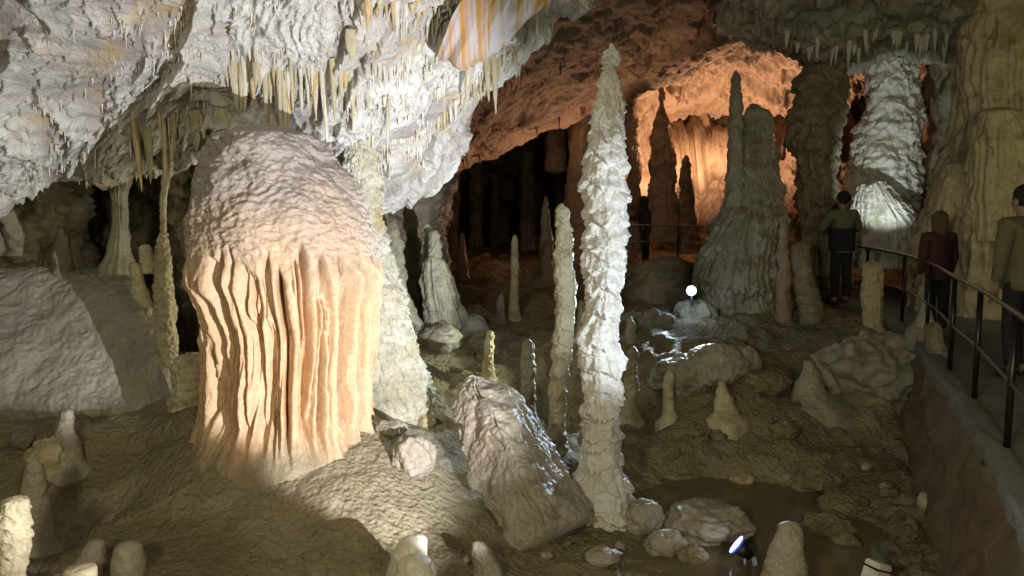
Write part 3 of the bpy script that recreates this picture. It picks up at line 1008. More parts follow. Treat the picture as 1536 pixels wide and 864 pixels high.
def hang(path, n, length, rad, kind, mats, jit=6):
    """n small drips along a pixel path on the pale ceiling; they are parts of it"""
    path = np.array(path, float)
    seg = np.r_[0, np.cumsum(np.hypot(*np.diff(path, axis=0).T))]
    for i in range(n):
        s = (i + random.uniform(-.4, .4) + .5) / n * seg[-1]
        u = np.interp(s, seg, path[:, 0]) + random.uniform(-2, 2); v = np.interp(s, seg, path[:, 1]) + random.uniform(-jit, jit)
        p = on_sheet(SU, SV, SP, u, v)
        k = p[1] / F
        f = 0.18 + 0.82 * random.random() ** 1.6
        o = drip_obj(kind, random.choice(mats), p, random.uniform(*rad) * k * (0.7 + .3 * f), length * f * k)
        o.parent = cave_ceiling


# fringes (all part of the pale ceiling)
hang([(340, 108), (372, 100), (420, 118), (450, 120), (520, 118)], 34, 95, (4, 8), 'cone', [M_CREAM, M_STRAW, M_CREAM, M_OCHRE], 9)
hang([(345, 80), (380, 85), (440, 100), (520, 95)], 22, 36, (1.5, 3.5), 'cone', [M_STRAW, M_STRAW, M_CREAM], 10)
hang([(520, 10), (560, 8), (600, 6), (650, 4), (700, 2), (760, -6)], 30, 52, (3, 6), 'cone', [M_OCHRE, M_CREAM, M_OCHRE, M_STRAW], 10)
hang([(530, 40), (570, 46), (620, 30), (660, 40)], 18, 30, (1, 2.5), 'cone', [M_STRAW, M_CREAM], 12)
hang([(655, 185), (680, 165), (700, 140), (725, 112), (748, 92), (775, 66)], 26, 42, (2, 4.5), 'cone', [M_CREAM, M_STRAW, M_CREAM], 8)
hang([(775, 60), (810, 40), (850, 14), (880, -4)], 16, 18, (1, 2.2), 'cone', [M_STRAW, M_CREAM], 4)
hang([(560, 95), (600, 100), (650, 110), (690, 100)], 20, 30, (1.2, 3), 'cone', [M_STRAW, M_CREAM], 14)
hang([(510, 150), (540, 140), (580, 155), (620, 150)], 16, 60, (1.6, 4), 'cone', [M_STRAW, M_CREAM], 10)
hang([(50, 262), (90, 255), (140, 240), (190, 222), (230, 200)], 18, 26, (1, 2.4), 'cone', [M_STRAW, M_CREAM], 5)
hang([(200, 190), (230, 180), (262, 176), (290, 182), (315, 190)], 9, 100, (8, 14), 'sheet', [M_CREAM, M_OCHRE, M_TAN], 6)
hang([(225, 180), (240, 178), (260, 174), (275, 174)], 8, 52, (1.4, 3), 'cone', [M_STRAW, M_OCHRE], 3)
hang([(245, 85), (290, 78), (320, 66)], 7, 20, (1, 2), 'cone', [M_STRAW], 4)
hang([(230, 140), (270, 125), (330, 118)], 9, 24, (1, 2), 'cone', [M_STRAW, M_OCHRE], 4)
hang([(60, 60), (150, 40), (260, 20), (330, 10)], 14, 22, (1, 2.4), 'cone', [M_STRAW, M_CEIL], 14)
hang([(20, 170), (80, 150), (150, 120), (220, 80)], 14, 20, (1, 2.4), 'cone', [M_STRAW, M_CEIL], 14)


# the countless hair-thin straws along the lips of the beds
def straw_fringe():
    tn = CEIL_TONE[0]
    edge = np.zeros_like(tn)
    edge[:-3] = tn[3:] - tn[:-3]
    edge = np.abs(edge)
    ok = (edge > 0.45) & (PCU > -20) & (PCU < 860) & (PCV > -10) & (PCV < 300)
    ok[640:] = False
    ii = np.argwhere(ok)
    pick = ii[RNG.choice(len(ii), min(1500, len(ii)), replace=False)]
    Vt, Fc = [], []
    m = 6
    th = np.linspace(0, 2 * math.pi, m, endpoint=False)
    for a, b in pick:
        p = PC[a, b]
        k = p[1] / F
        L = (3 + 16 * RNG.random() ** 2.2) * k
        r = (0.5 + 1.0 * RNG.random()) * k
        base = len(Vt) * 1
        for z, rr in ((0.05, r * 1.3), (-L * .35, r), (-L * .8, r * .6), (-L, r * .12)):
            for q in th:
                Vt.append((p[0] + rr * math.cos(q), p[1] + rr * math.sin(q), p[2] + z))
        for row in range(3):
            for q in range(m):
                Fc.append((base + row * m + q, base + row * m + (q + 1) % m, base + (row + 1) * m + (q + 1) % m, base + (row + 1) * m + q))
    o = link('straw_fringe', quad_mesh('straw_fringe', np.array(Vt), np.array(Fc)), M_STRAW, cave_ceiling)
    o['kind'] = 'stuff'


straw_fringe()


# stalactites that stand out by themselves
def lone(u, v, length, rad, kind, mat, label, rot=None, cat='stalactite'):
    p = on_sheet(SU, SV, SP, u, v)
    k = p[1] / F
    o = drip_obj(kind, mat, p, rad * k, length * k, rot)
    return tag(o, label, cat)


lone(553, -22, 64, 8, 'cone', M_OCHRE, 'thick broken ochre stalactite at the top edge left of centre')
lone(690, -10, 76, 3.2, 'cone', M_OCHRE, 'long dark ochre stalactite crossing the striped curtain')
lone(803, -20, 68, 3.0, 'straw', M_STRAW, 'long white soda straw near the right rim of the pale ceiling', cat='soda straw')
lone(742, 95, 74, 5.5, 'cone', M_CREAM, 'longest crooked yellow stalactite hanging off the ceiling rim before the dark chamber')
lone(731, 98, 52, 5.5, 'cone', M_CREAM, 'bulging yellow stalactite beside the longest crooked one at the ceiling rim')
lone(703, 88, 64, 6.5, 'cone', M_CREAM, 'broad cream stalactite below the striped curtain')
lone(350, 100, 62, 9, 'sheet', M_CREAM, 'flat yellow drapery tip hanging left above the dome', 0.3, 'drapery')
lone(383, 88, 46, 6, 'sheet', M_CREAM, 'short flat yellow drapery right beside the one above the dome', -.2, 'drapery')
lone(530, 58, 32, 9, 'sheet', M_CREAM, 'short square-ended yellow drapery below the top fringe', 0.1, 'drapery')


# striped curtain
def striped():
    m = bpy.data.materials.new('striped_curtain_stone')
    m.use_nodes = True
    nt = m.node_tree
    bs = nt.nodes['Principled BSDF']
    tc = nt.nodes.new('ShaderNodeTexCoord')
    w = nt.nodes.new('ShaderNodeTexNoise')
    mp = nt.nodes.new('ShaderNodeMapping')
    mp.inputs['Rotation'].default_value = (0, math.radians(-32), 0)
    mp.inputs['Scale'].default_value = (24.0, 1.0, 0.8)
    nt.links.new(tc.outputs['Object'], mp.inputs['Vector'])
    nt.links.new(mp.outputs[0], w.inputs['Vector'])
    w.inputs['Scale'].default_value = 1.0
    w.inputs['Detail'].default_value = 3
    r = nt.nodes.new('ShaderNodeValToRGB')
    e = r.color_ramp.elements
    e[0].position = 0.44; e[0].color = (0.38, 0.345, 0.36, 1)
    e[1].position = 0.56; e[1].color = (0.36, 0.20, 0.055, 1)
    nt.links.new(w.outputs['Fac'], r.inputs[0])
    nt.links.new(r.outputs[0], bs.inputs['Base Color'])
    bs.inputs['Roughness'].default_value = 0.75
    bs.inputs['Specular IOR Level'].default_value = 0.2
    c = [[(700, -14, 6.6), (745, -18, 6.6), (790, -20, 6.65), (840, -22, 6.7)],
         [(680, 20, 6.75), (725, 16, 6.7), (775, 12, 6.8), (815, 6, 6.85)],
         [(668, 52, 6.9), (705, 50, 6.85), (750, 40, 6.95), (792, 28, 7.0)],
         [(658, 82, 7.05), (690, 92, 7.0), (720, 78, 7.1), (765, 56, 7.15)],
         [(664, 86, 7.3), (692, 98, 7.3), (725, 84, 7.4), (772, 60, 7.4)]]
    o, _ = sheet('striped_curtain', c, 90, 130, m, lambda P: 0.035 * ridged(np.stack([(P[..., 0] * .85 - P[..., 2] * .53) * 6, P[..., 1] * .5, (P[..., 0] * .53 + P[..., 2] * .85) * .5], -1), 2))
    tag(o, 'lavender drapery sheet with ochre bacon stripes on the pale ceiling', 'drapery')


striped()


# ================================================================== RIGHT-HAND FORMATIONS
t = empty('clustered_stalagmite', px(1120, 530, 12.0).tolist())
tag(t, 'broad draped stalagmite with a thin spire on its left shoulder, behind the blue-white floodlight', 'stalagmite')
adopt(rev('spire', [(105, 1101, 1106), (120, 1097, 1112), (150, 1095, 1114), (180, 1093, 1115), (230, 1091, 1116), (310, 1086, 1120)], 12.0, M_GREY, nr=170, nt=60,
          fb=(0.02, 5), tiers=[(0.03, 0.16, 0.2, 3)]), t)
adopt(rev('body', [(155, 1118, 1142), (165, 1113, 1150), (200, 1111, 1158), (240, 1108, 1166), (285, 1100, 1172), (315, 1082, 1178), (335, 1072, 1182),
                   (370, 1058, 1186), (400, 1046, 1186), (425, 1042, 1186), (445, 1048, 1186), (490, 1054, 1186), (545, 1060, 1188)], 12.1, M_GREY, nr=300, nt=220, dep=.8,
          fb=(0.07, 2.5), tiers=[(0.10, 0.55, 0.5, 5), (0.05, 0.2, 0.5, 8)], flutes=(0.13, 5.5, 1.35, -1.5, 0.13), knobs=(0.05, 6), sink=.2), t)
adopt(rev('brown_band', [(330, 1168, 1180), (400, 1164, 1186), (470, 1162, 1188), (545, 1162, 1188)], 11.5, M_RED, nr=80, nt=50, fb=(0.04, 4)), t)

o = rev('draped_column', [(60, 1190, 1275), (95, 1204, 1266), (120, 1195, 1270), (160, 1190, 1268), (200, 1180, 1265), (215, 1176, 1262), (240, 1186, 1258), (270, 1195, 1255),
                          (330, 1198, 1252), (430, 1196, 1250), (540, 1190, 1255)], 13.6, M_DARK, nr=260, nt=180, fb=(0.10, 1.8),
        tiers=[(0.12, 0.5, 0.3, 3), (0.05, .17, .3, 5)], flutes=(0.10, 4.5, 2.75, -1.0, 0.12), knobs=(0.04, 5))
tag(o, 'dark bulky column with hanging drapes between draped stalagmite and floodlit column', 'column')

t = empty('floodlit_column', px(1325, 385, 14.4).tolist())
tag(t, 'brightly floodlit white column with icicle-like drapes at its foot', 'column')
adopt(rev('shaft', [(50, 1292, 1385), (80, 1290, 1378), (110, 1298, 1376), (140, 1300, 1378), (170, 1296, 1379), (200, 1285, 1379), (230, 1276, 1378), (260, 1270, 1378),
                    (300, 1268, 1376), (400, 1266, 1384)], 14.7, M_WHITE, nr=280, nt=180, fb=(0.10, 1.8), tiers=[(0.07, .36, .5, 4), (0.04, .14, .6, 8)], knobs=(0.12, 5)), t)
adopt(rev('drapery_foot', [(268, 1303, 1322), (278, 1290, 1334), (296, 1280, 1350), (315, 1275, 1366), (335, 1272, 1382), (362, 1274, 1384), (400, 1272, 1386)], 13.9, M_WHITE, nr=160, nt=180,
          fb=(0.05, 2.5), flutes=(0.12, 7, 1.75, -.6, 0.13), tiers=[(0.07, .4, .8, 9)]), t)

t = empty('great_column', px(1480, 500, 11.4).tolist())
tag(t, 'massive olive fluted column rising behind the person in olive jacket', 'column')
adopt(rev('upper_shaft', [(-40, 1425, 1600), (20, 1455, 1590), (40, 1445, 1590), (100, 1437, 1590), (200, 1438, 1590), (250, 1436, 1590), (300, 1430, 1600)], 11.8, M_TAN, nr=200, nt=200,
          fb=(0.09, 1.8), flutes=(0.10, 5, 4.2, 1.6, 0.10), tiers=[(0.06, .8, .3, 4)]), t)
adopt(rev('middle_bulge', [(160, 1478, 1518), (170, 1468, 1535), (200, 1460, 1548), (260, 1452, 1560), (330, 1450, 1565), (360, 1448, 1570)], 11.0, M_TAN, nr=140, nt=160,
          fb=(0.06, 2), flutes=(0.09, 5.5, 2.6, .2, 0.12), tiers=[(0.05, .6, .4, 5)]), t)
adopt(rev('lower_body', [(235, 1428, 1570), (260, 1412, 1590), (300, 1396, 1600), (330, 1386, 1605), (400, 1376, 1610), (480, 1372, 1615), (600, 1366, 1620)], 11.6, M_TAN, nr=220, nt=260,
          fb=(0.10, 1.8), flutes=(0.14, 6, 1.55, -1.5, 0.12), tiers=[(0.08, .7, .4, 5)]), t)

o = rev('crooked_column', [(362, 1192, 1210), (372, 1188, 1214), (400, 1189, 1216), (440, 1194, 1230), (470, 1200, 1236), (490, 1206, 1232), (520, 1206, 1234), (545, 1204, 1238)], 11.3, M_DARK,
        nr=160, nt=70, fb=(0.03, 4), tiers=[(0.04, .16, .3, 5)], sink=.2)
tag(o, 'crooked narrow column left of the person with two-tone jacket', 'stalagmite')
stand('pale_stump', [(391, 1298, 1318), (396, 1294, 1323), (440, 1294, 1324), (480, 1295, 1322), (505, 1296, 1328), (532, 1292, 1342)], M_TAN,
      'upright pale stump in front of the railing', gd=9.9, nr=130, nt=70, fb=(0.025, 5), tiers=[(0.02, .14, .2, 4)], flutes=(.03, 3, 1.5, -.2, .12))
stand('brown_stump', [(482, 1394, 1406), (492, 1388, 1414), (530, 1387, 1420), (570, 1386, 1422), (625, 1382, 1428)], M_DARK,
      'brown stump standing against the wall under the path', gd=8.2, nr=120, nt=60, fb=(0.03, 5), tiers=[(0.02, .14, .2, 4)])
stand('pointed_stub', [(452, 1383, 1388), (465, 1378, 1396), (492, 1370, 1404)], M_GREY, 'small pointed stub behind the brown stump below the railing', gd=9.0, nr=60, nt=40, fb=(0.02, 6))

# dark pillars before the ember-lit wall
for pf, dd, lab in (
        ([(90, 985, 1001), (115, 989, 996), (150, 989, 996), (172, 985, 998), (195, 978, 1005), (240, 974, 1012), (300, 972, 1016), (360, 968, 1022)], 20.0,
         'hourglass-shaped dark pillar before the orange-lit wall'),
        ([(110, 934, 956), (140, 936, 955), (200, 937, 957), (260, 939, 960), (330, 935, 962), (380, 930, 966)], 20.5, 'straight brown pillar just right of the tallest stalagmite'),
        ([(232, 1026, 1033), (255, 1020, 1036), (300, 1016, 1040), (380, 1012, 1044)], 20.0, 'cone-shaped dark stalagmite between hourglass pillar and draped stalagmite')):
    o = rev('dark_pillar', pf, dd, M_RED, nr=150, nt=60, fb=(0.10, 2), tiers=[(0.06, .5, .3, 4)], flutes=(.06, 4, 9, -1, .12))
    tag(o, lab, 'stalagmite' if 'cone' in lab else 'column')
# fluted wall that shuts the dark chamber off from the ember lamp
o, _ = sheet('chamber_partition', [[(u, v, d) for u, d in ((858, 20.0), (868, 19.6), (890, 19.9), (915, 20.6), (945, 22.0), (985, 25.4))] for v in (60, 140, 200, 280, 350, 430)], 160, 240, M_RED,
             lambda P: 0.16 * ridged(P * np.array([2.4, 2.4, .25]), 3) + .08 * fbm(P * 2, 3))
structure(o)
for pf, dd, lab in (([(215, 640, 650), (240, 641, 656), (300, 640, 655), (350, 638, 656), (420, 634, 660)], 18.0, 'slim ember-lit pillar at the left end of the dark chamber'),
                    ([(200, 664, 700), (260, 662, 692), (330, 664, 690), (430, 660, 694)], 20.0, 'broad dark pillar at the left of the dark chamber')):
    o = rev('chamber_pillar', pf, dd, M_RED, nr=120, nt=50, fb=(0.10, 2), flutes=(.06, 4, 9, -1, .12))
    tag(o, lab, 'column')
for i, (u, w, lab) in enumerate(((712, 20, 'leftmost thin dim pillar deep inside the dark chamber'), (742, 14, 'narrow dim pillar second from the left deep inside the dark chamber'),
                                 (790, 24, 'thick dim pillar in the middle of the dark chamber'), (838, 18, 'dim pillar at the right end of the dark chamber'))):
    tag(rev('dim_pillar', [(190, u - w * .8, u + w * .8), (240, u - w * .5, u + w * .5), (320, u - w * .4, u + w * .4), (420, u - w * .7, u + w * .7)], 24.0 + i % 2, M_RED, nr=90, nt=40,
            fb=(.14, 1.5), flutes=(.1, 4, 9, -1, .14)), lab, 'column')
tag(rev('dim_stalactite', [(110, 816, 850), (160, 822, 846), (230, 828, 842), (262, 832, 837)][::-1], 20.6, M_RED, nr=80, nt=40, fb=(0.08, 2)), 'dim fluted stalactite inside the dark chamber', 'stalactite')

# drips of the ceiling over the visitors
RU, RV_ = project(PR)
for i in range(46):
    u = random.uniform(1150, 1450)
    v = np.interp(u, us_r := (1080, 1150, 1200, 1260, 1320, 1380, 1440, 1520), (30, 62, 82, 92, 70, 76, 82, 60)) + random.uniform(-26, 0)
    p = on_sheet(RU[:180], RV_[:180], PR[:180], u, v)
    o = drip_obj('cone', random.choice([M_GREY, M_STRAW]), p, random.uniform(1.5, 4) * p[1] / F, random.uniform(10, 26) * p[1] / F)
    o.parent = right_ceiling
for u, v, L, r, lab in ((1107, 10, 26, 5, 'short dim stalactite above the thin spire'), (1236, -8, 40, 3, 'thin pale stalactite at the top right of the far ceiling')):
    p = on_sheet(RU[:200], RV_[:200], PR[:200], u, v)
    tag(drip_obj('cone', M_GREY, p, r * p[1] / F, L * p[1] / F), lab, 'stalactite')


BU, BV = project(PB)
_fd = random.Random(9)
for i in range(60):
    u = _fd.uniform(670, 960)
    v = (L1(u) if i % 3 else L2(u) + 18) + _fd.uniform(-10, 2)
    q = (BU[:300] - u) ** 2 + (BV[:300] - v) ** 2
    p = PB[:300][np.unravel_index(np.argmin(q), q.shape)]
    o = drip_obj('cone', M_RED, p, _fd.uniform(.8, 2.4) * p[1] / F, _fd.uniform(5, 20) * p[1] / F)
    o.parent = far_ceiling


# ================================================================== ROCKS
def rock(name, u, vb, w, h, mat, label, cat='rock', gd=None, dep=0.8, A=0.14, facet=0.12, seed=None, n=44, group=None, roll=0.0):
    """a boulder w by h pixels whose foot rests at pixel (u, vb)"""
    g = ground(u, vb) if gd is None else px(u, vb, gd)
    k = g[1] / F
    rx, rz = w * k / 2, h * k / 2
    ry = rx * dep
    seed = hash((u, vb)) % 97 if seed is None else seed
    th = np.linspace(0, 2 * math.pi, 2 * n, endpoint=False)
    ph = np.linspace(0.001, math.pi - 0.001, n)
    S = np.stack([np.sin(ph)[:, None] * np.cos(th)[None], np.sin(ph)[:, None] * np.sin(th)[None], np.cos(ph)[:, None] + 0 * th[None]], -1)
    R = 1 + A * fbm(S * 1.3 + seed, 3) * 1.6 - facet * worley(S * 1.5, seed) + 0.05 * ridged(S * 3.2 + seed, 4) + 0.035 * fbm(S * 9 + seed, 3) + facet * .6
    P = S * R[..., None] * np.array([rx, ry, rz])
    if roll:
        c, s = math.cos(roll), math.sin(roll)
        P = np.stack([P[..., 0] * c - P[..., 2] * s, P[..., 1], P[..., 0] * s + P[..., 2] * c], -1)
    P = P + np.array([g[0], g[1] + ry * .35, g[2] + rz * 0.80])
    o = link(name, grid_mesh(name, P, True), mat)
    return tag(o, label, cat, group)


rock('boulder', 990, 475, 130, 92, M_DARK, 'dark rounded boulder below the far person, left of the floodlight', 'boulder', gd=13.2, n=70)
rock('boulder', 1042, 520, 76, 74, M_GREY, 'boulder carrying the small blue-white floodlight', 'boulder', gd=11.3, n=60)
rock('boulder', 985, 505, 60, 42, M_GREY, 'pale-topped rock left below the floodlight', 'boulder', gd=10.6, n=50)
rock('boulder', 1075, 575, 96, 62, M_GREY, 'smooth grey boulder in front of the draped stalagmite', 'boulder', n=60, A=.08)
rock('boulder', 1025, 590, 90, 60, M_GREY, 'dull boulder on the mound behind the finger-like stalagmite', 'boulder', n=60)
rock('boulder', 1325, 610, 170, 120, M_GREY, 'large rough grey rock mass below the railing and pale stump', 'boulder', gd=9.0, n=90, A=.22)
rock('boulder', 1250, 545, 60, 34, M_DARK, 'low dark rock in front of the crooked column', 'boulder', gd=10.4)
rock('boulder', 1195, 545, 44, 34, M_GREY, 'small rounded rock at the foot of the draped stalagmite', 'boulder', gd=10.8)
rock('boulder', 1268, 515, 70, 30, M_TAN, 'flat tan rock between crooked column and pale stump', 'boulder', gd=10.9)
rock('boulder', 1115, 560, 50, 44, M_GREY, 'knobby rock right of the smooth grey boulder', 'boulder')
rock('boulder', 1150, 590, 70, 36, M_FLOOR, 'brown hump right of the squat drooping cone', 'boulder')
rock('pool_rock', 1116, 728, 36, 18, M_TAN, 'small oval stone lying alone in the pool', 'rock')
rock('pool_rock', 1270, 778, 84, 36, M_FLOOR, 'long low brown rock on the right shore of the pool', 'rock')
rock('pool_rock', 1235, 738, 66, 40, M_FLOOR, 'brown lump reaching into the pool from the far right shore', 'rock')
rock('pool_rock', 1248, 812, 80, 42, M_FLOOR, 'brown flat-topped rock behind the foreground cone', 'rock')
rock('pool_rock', 1062, 812, 130, 56, M_SLAB, 'broad pale boulder at the near edge of the pool', 'rock', n=60)
rock('pool_rock', 965, 800, 56, 54, M_SLAB, 'upright pale block at the foot of the tallest stalagmite', 'rock', roll=.4)
rock('pool_rock', 998, 836, 60, 44, M_SLAB, 'rough pale rock right of the upright block', 'rock')
rock('pool_rock', 1040, 850, 44, 34, M_FLOOR, 'small brown rock just left of the lamp in the foreground', 'rock')
rock('pool_rock', 905, 848, 54, 26, M_SLAB, 'flat stone in the shade under the leaning slab', 'rock')
rock('pool_rock', 1390, 765, 26, 26, M_TAN, 'little pale stone near the wall under the path', 'rock')
rock('pool_rock', 1440, 800, 70, 40, M_FLOOR, 'dull brown rock at the foot of the path wall', 'rock')
rock('floor_rock', 660, 525, 60, 40, M_SLOPE, 'pale rock at the foot of the twin-tip stalagmite', 'rock')
rock('floor_rock', 640, 640, 24, 20, M_TAN, 'small round knob beside the flowstone column foot', 'rock')
rock('floor_rock', 664, 632, 16, 14, M_TAN, 'tiny round knob right of the flowstone column foot', 'rock')
rock('floor_rock', 585, 655, 44, 26, M_SLOPE, 'rounded stone wedged at the right foot of the dome', 'rock')
rock('floor_rock', 620, 712, 60, 66, M_SLAB, 'blocky pale lump half sunk in the mound right of the dome', 'rock', roll=-.5)
rock('floor_rock', 700, 500, 60, 30, M_SLOPE, 'low pale hump behind the small crooked stalagmite', 'rock')
rock('chamber_rock', 745, 415, 60, 26, M_RED, 'heap of dim rock glowing orange inside the dark chamber', 'rock', gd=18.0)
for i in range(7):
    rock('chamber_rock', 700 + i * 14, 402 - (i * 5) % 12, 18, 14, M_RED, 'small dim rubble stone on the dark chamber floor', 'rock', gd=19 + i * .5, n=14, group='rubble in the dark chamber')
_st = random.Random(4)
for i, (u, v, w) in enumerate([(_st.uniform(980, 1400), _st.uniform(640, 850), _st.uniform(14, 44)) for _ in range(26)] + [(_st.uniform(600, 900), _st.uniform(520, 560), _st.uniform(8, 20)) for _ in range(10)]):
    rock('rubble_stone', u, v, w, w * _st.uniform(.4, .7), M_FLOOR, 'lump of brown rubble among others on the floor around and behind the pool', 'stone', n=18,
         group='rubble around the pool', A=.25)
for i, (u, v, w) in enumerate(((820, 840, 20), (850, 820, 14), (930, 825, 18), (1180, 720, 14), (1330, 735, 18), (1370, 790, 20), (1300, 705, 16), (700, 845, 14), (760, 835, 16))):
    rock('loose_stone', u, v, w, w * .7, random.choice([M_SLAB, M_FLOOR]), 'loose fist-sized stone lying on the brown floor', 'stone', n=16, group='loose stones on the floor')


# ---- leaning broken slab
def slab():
    path = [(712, 574, 7.25), (720, 592, 7.15), (735, 622, 6.95), (752, 655, 6.8), (772, 695, 6.6), (795, 738, 6.4), (818, 782, 6.2), (832, 808, 6.1)]
    wid = [(20, 18), (30, 28), (38, 34), (42, 38), (45, 40), (46, 40), (44, 40), (38, 36)]
    C = catmull(np.array([px(*q) for q in path]), 240)
    Wd = catmull(np.array(wid, float), 240) * 6.6 / F
    ax = np.gradient(C, axis=0); ax /= np.linalg.norm(ax, axis=1, keepdims=True)
    side = np.cross(ax, np.array([0.25, 1.0, 0.15])); side /= np.linalg.norm(side, axis=1, keepdims=True)
    nrm = np.cross(side, ax)
    nt = 200
    q4 = np.linspace(0, 4, nt, endpoint=False)
    th = q4 * math.pi / 2
    sq = np.array([(1, -1), (1, 1), (-1, 1), (-1, -1), (1, -1)], float)
    k4 = q4.astype(int)
    pq = sq[k4] + (sq[k4 + 1] - sq[k4]) * (q4 - k4)[:, None]
    pq = pq * 0.8 + 0.2 * 1.15 * pq / np.linalg.norm(pq, axis=1, keepdims=True)
    pq[:, 0] += 0.16 * pq[:, 1]
    c, s = pq[:, 0], pq[:, 1]
    P = C[:, None] + Wd[:, 0][:, None, None] * c[None, :, None] * side[:, None] + Wd[:, 1][:, None, None] * s[None, :, None] * nrm[:, None] * 1.25
    R = P - C[:, None]
    D = R / (np.linalg.norm(R, axis=-1, keepdims=True) + 1e-6)
    t = np.linspace(0, 1, 240)[:, None] + 0 * th[None]
    lat = (R * side[:, None]).sum(-1)
    q = np.stack([lat * 13 + 1.0 * fbm(P * 2, 2), t * 1.2, 0 * t + (R * nrm[:, None]).sum(-1) * 4], -1)
    groove = np.exp(-(np.abs(pn(q + 5.3)) / 0.09) ** 2) * sstep(-.1, .25, pn(P * 2.5 + 9)) * (1 - .6 * sstep(.45, .6, t) + .6 * sstep(.8, .9, t))
    off = 0.06 * fbm(P * 2.2, 5, .55) - 0.075 * groove + 0.03 * (worley(P * 4.2) - .5) + 0.008 * fbm(P * 25, 3)
    P = P + D * off[..., None] * np.minimum(1, Wd[:, 0] / .15)[:, None, None]
    first = np.repeat(C[:1, None], nt, 1); last = np.repeat(C[-1:, None], nt, 1)
    P = np.concatenate([first, P, last])
    o = link('fallen_slab', grid_mesh('fallen_slab', P, True), M_SLAB)
    tag(o, 'grooved slab of broken flowstone leaning to the left before the tallest stalagmite', 'rock')


slab()

# ---- foreground stalagmites
FG = 'foreground stalagmites'
stand('smooth_cone', [(690, 46, 56), (700, 38, 64), (730, 32, 70), (780, 28, 76), (826, 30, 80)], M_SLAB, 'smooth grey cone behind the white stalagmite at the lower left', gd=5.7, nr=110, nt=70, fb=(0.012, 5), fine=.003)
stand('small_stalagmite', [(614, 96, 108), (622, 90, 111), (645, 84, 110), (665, 82, 118), (690, 84, 122), (704, 82, 124)], M_SLAB, 'small peaked stalagmite below the pale slope', nr=100, nt=60, fb=(0.015, 6))
rock('overhanging_block', 70, 715, 64, 62, M_TAN, 'rounded tan block overhanging beside the small peaked stalagmite', 'rock', n=60)
rock('dark_stone', 28, 672, 34, 26, M_WALL, 'dark stone lying left of the rounded tan block', 'rock')
stand('white_stalagmite', [(744, 8, 34), (750, 2, 41), (770, -4, 44), (800, -6, 46), (820, -4, 46), (840, -6, 40), (900, -20, 30)], M_TAN, 'white layered stalagmite cut off by the lower left corner', gd=4.9, nr=140, nt=80,
      fb=(0.012, 6), tiers=[(0.02, .09, .2, 3)])
stand('smooth_stub', [(812, 180, 202), (820, 172, 212), (840, 168, 218), (890, 164, 222)], M_SLAB, 'blurred smooth stump right of the pair at the bottom left', gd=5.15, nr=70, nt=60, fb=(0.01, 5), fine=.002)
stand('smooth_stub', [(808, 136, 152), (816, 130, 158), (840, 112, 160), (890, 104, 164)], M_SLAB, 'low sloping stump left of the blurred smooth stump', gd=5.3, nr=70, nt=60, fb=(0.01, 5), fine=.002)
stand('smooth_stub', [(848, 104, 138), (854, 97, 145), (890, 92, 148)], M_TAN, 'pale rounded stub peeping in at the bottom edge, lower left', gd=4.85, nr=50, nt=50, fb=(0.01, 6), fine=.002)
stand('ivory_stalagmite', [(803, 618, 636), (810, 598, 640), (830, 586, 640), (900, 570, 645)], M_STRAW, 'ivory stalagmite with slanted top at the bottom edge below the dome', gd=5.0, nr=90, nt=70, fb=(0.015, 5), fine=.002)
stand('ivory_stalagmite', [(833, 612, 632), (840, 600, 646), (862, 592, 656), (900, 588, 660)], M_STRAW, 'lower ivory knob in front of the slanted ivory stalagmite', gd=4.85, nr=60, nt=60, fb=(0.012, 5), fine=.002)
stand('brown_cone', [(812, 708, 722), (826, 706, 736), (850, 708, 752), (900, 706, 770)], M_SLAB, 'leaning brown cone at the bottom edge left of the slab foot', gd=5.4, nr=80, nt=60, fb=(0.02, 5))
stand('brown_cone', [(782, 1176, 1194), (790, 1168, 1201), (815, 1158, 1206), (845, 1148, 1210), (900, 1138, 1216)], M_SLAB, 'brown cone rising from the bottom edge right of the lamp', gd=5.3, nr=100, nt=70, fb=(0.02, 5))


# ================================================================== LAMPS, BOX, RAILINGS
def cyl(bm, a, b, r0, r1, seg=16, cap=True):
    a = Vector(a); b = Vector(b)
    q = (b - a).to_track_quat('Z', 'Y')
    ring = []
    for c, r in ((a, r0), (b, r1)):
        ring.append([bm.verts.new(c + q @ Vector((r * math.cos(2 * math.pi * i / seg), r * math.sin(2 * math.pi * i / seg), 0))) for i in range(seg)])
    for i in range(seg):
        f = bm.faces.new((ring[0][i], ring[0][(i + 1) % seg], ring[1][(i + 1) % seg], ring[1][i]))
        f.smooth = True
    if cap:
        bm.faces.new(ring[0][::-1]); bm.faces.new(ring[1])


def bm_obj(name, bm, mat, parent=None):
    me = bpy.data.meshes.new(name)
    bmesh.ops.recalc_face_normals(bm, faces=bm.faces)
    bm.to_mesh(me); bm.free()
    o = link(name, me, mat)
    if parent is not None:
        adopt(o, parent)
    return o


def box_bm(size, bev=0.01, M=None):
    bm = bmesh.new()
    bmesh.ops.create_cube(bm, size=1)
    bmesh.ops.scale(bm, vec=size, verts=bm.verts)
    bmesh.ops.bevel(bm, geom=bm.edges[:], offset=bev, segments=2, affect='EDGES')
    if M is not None:
        bm.transform(M)
    return bm


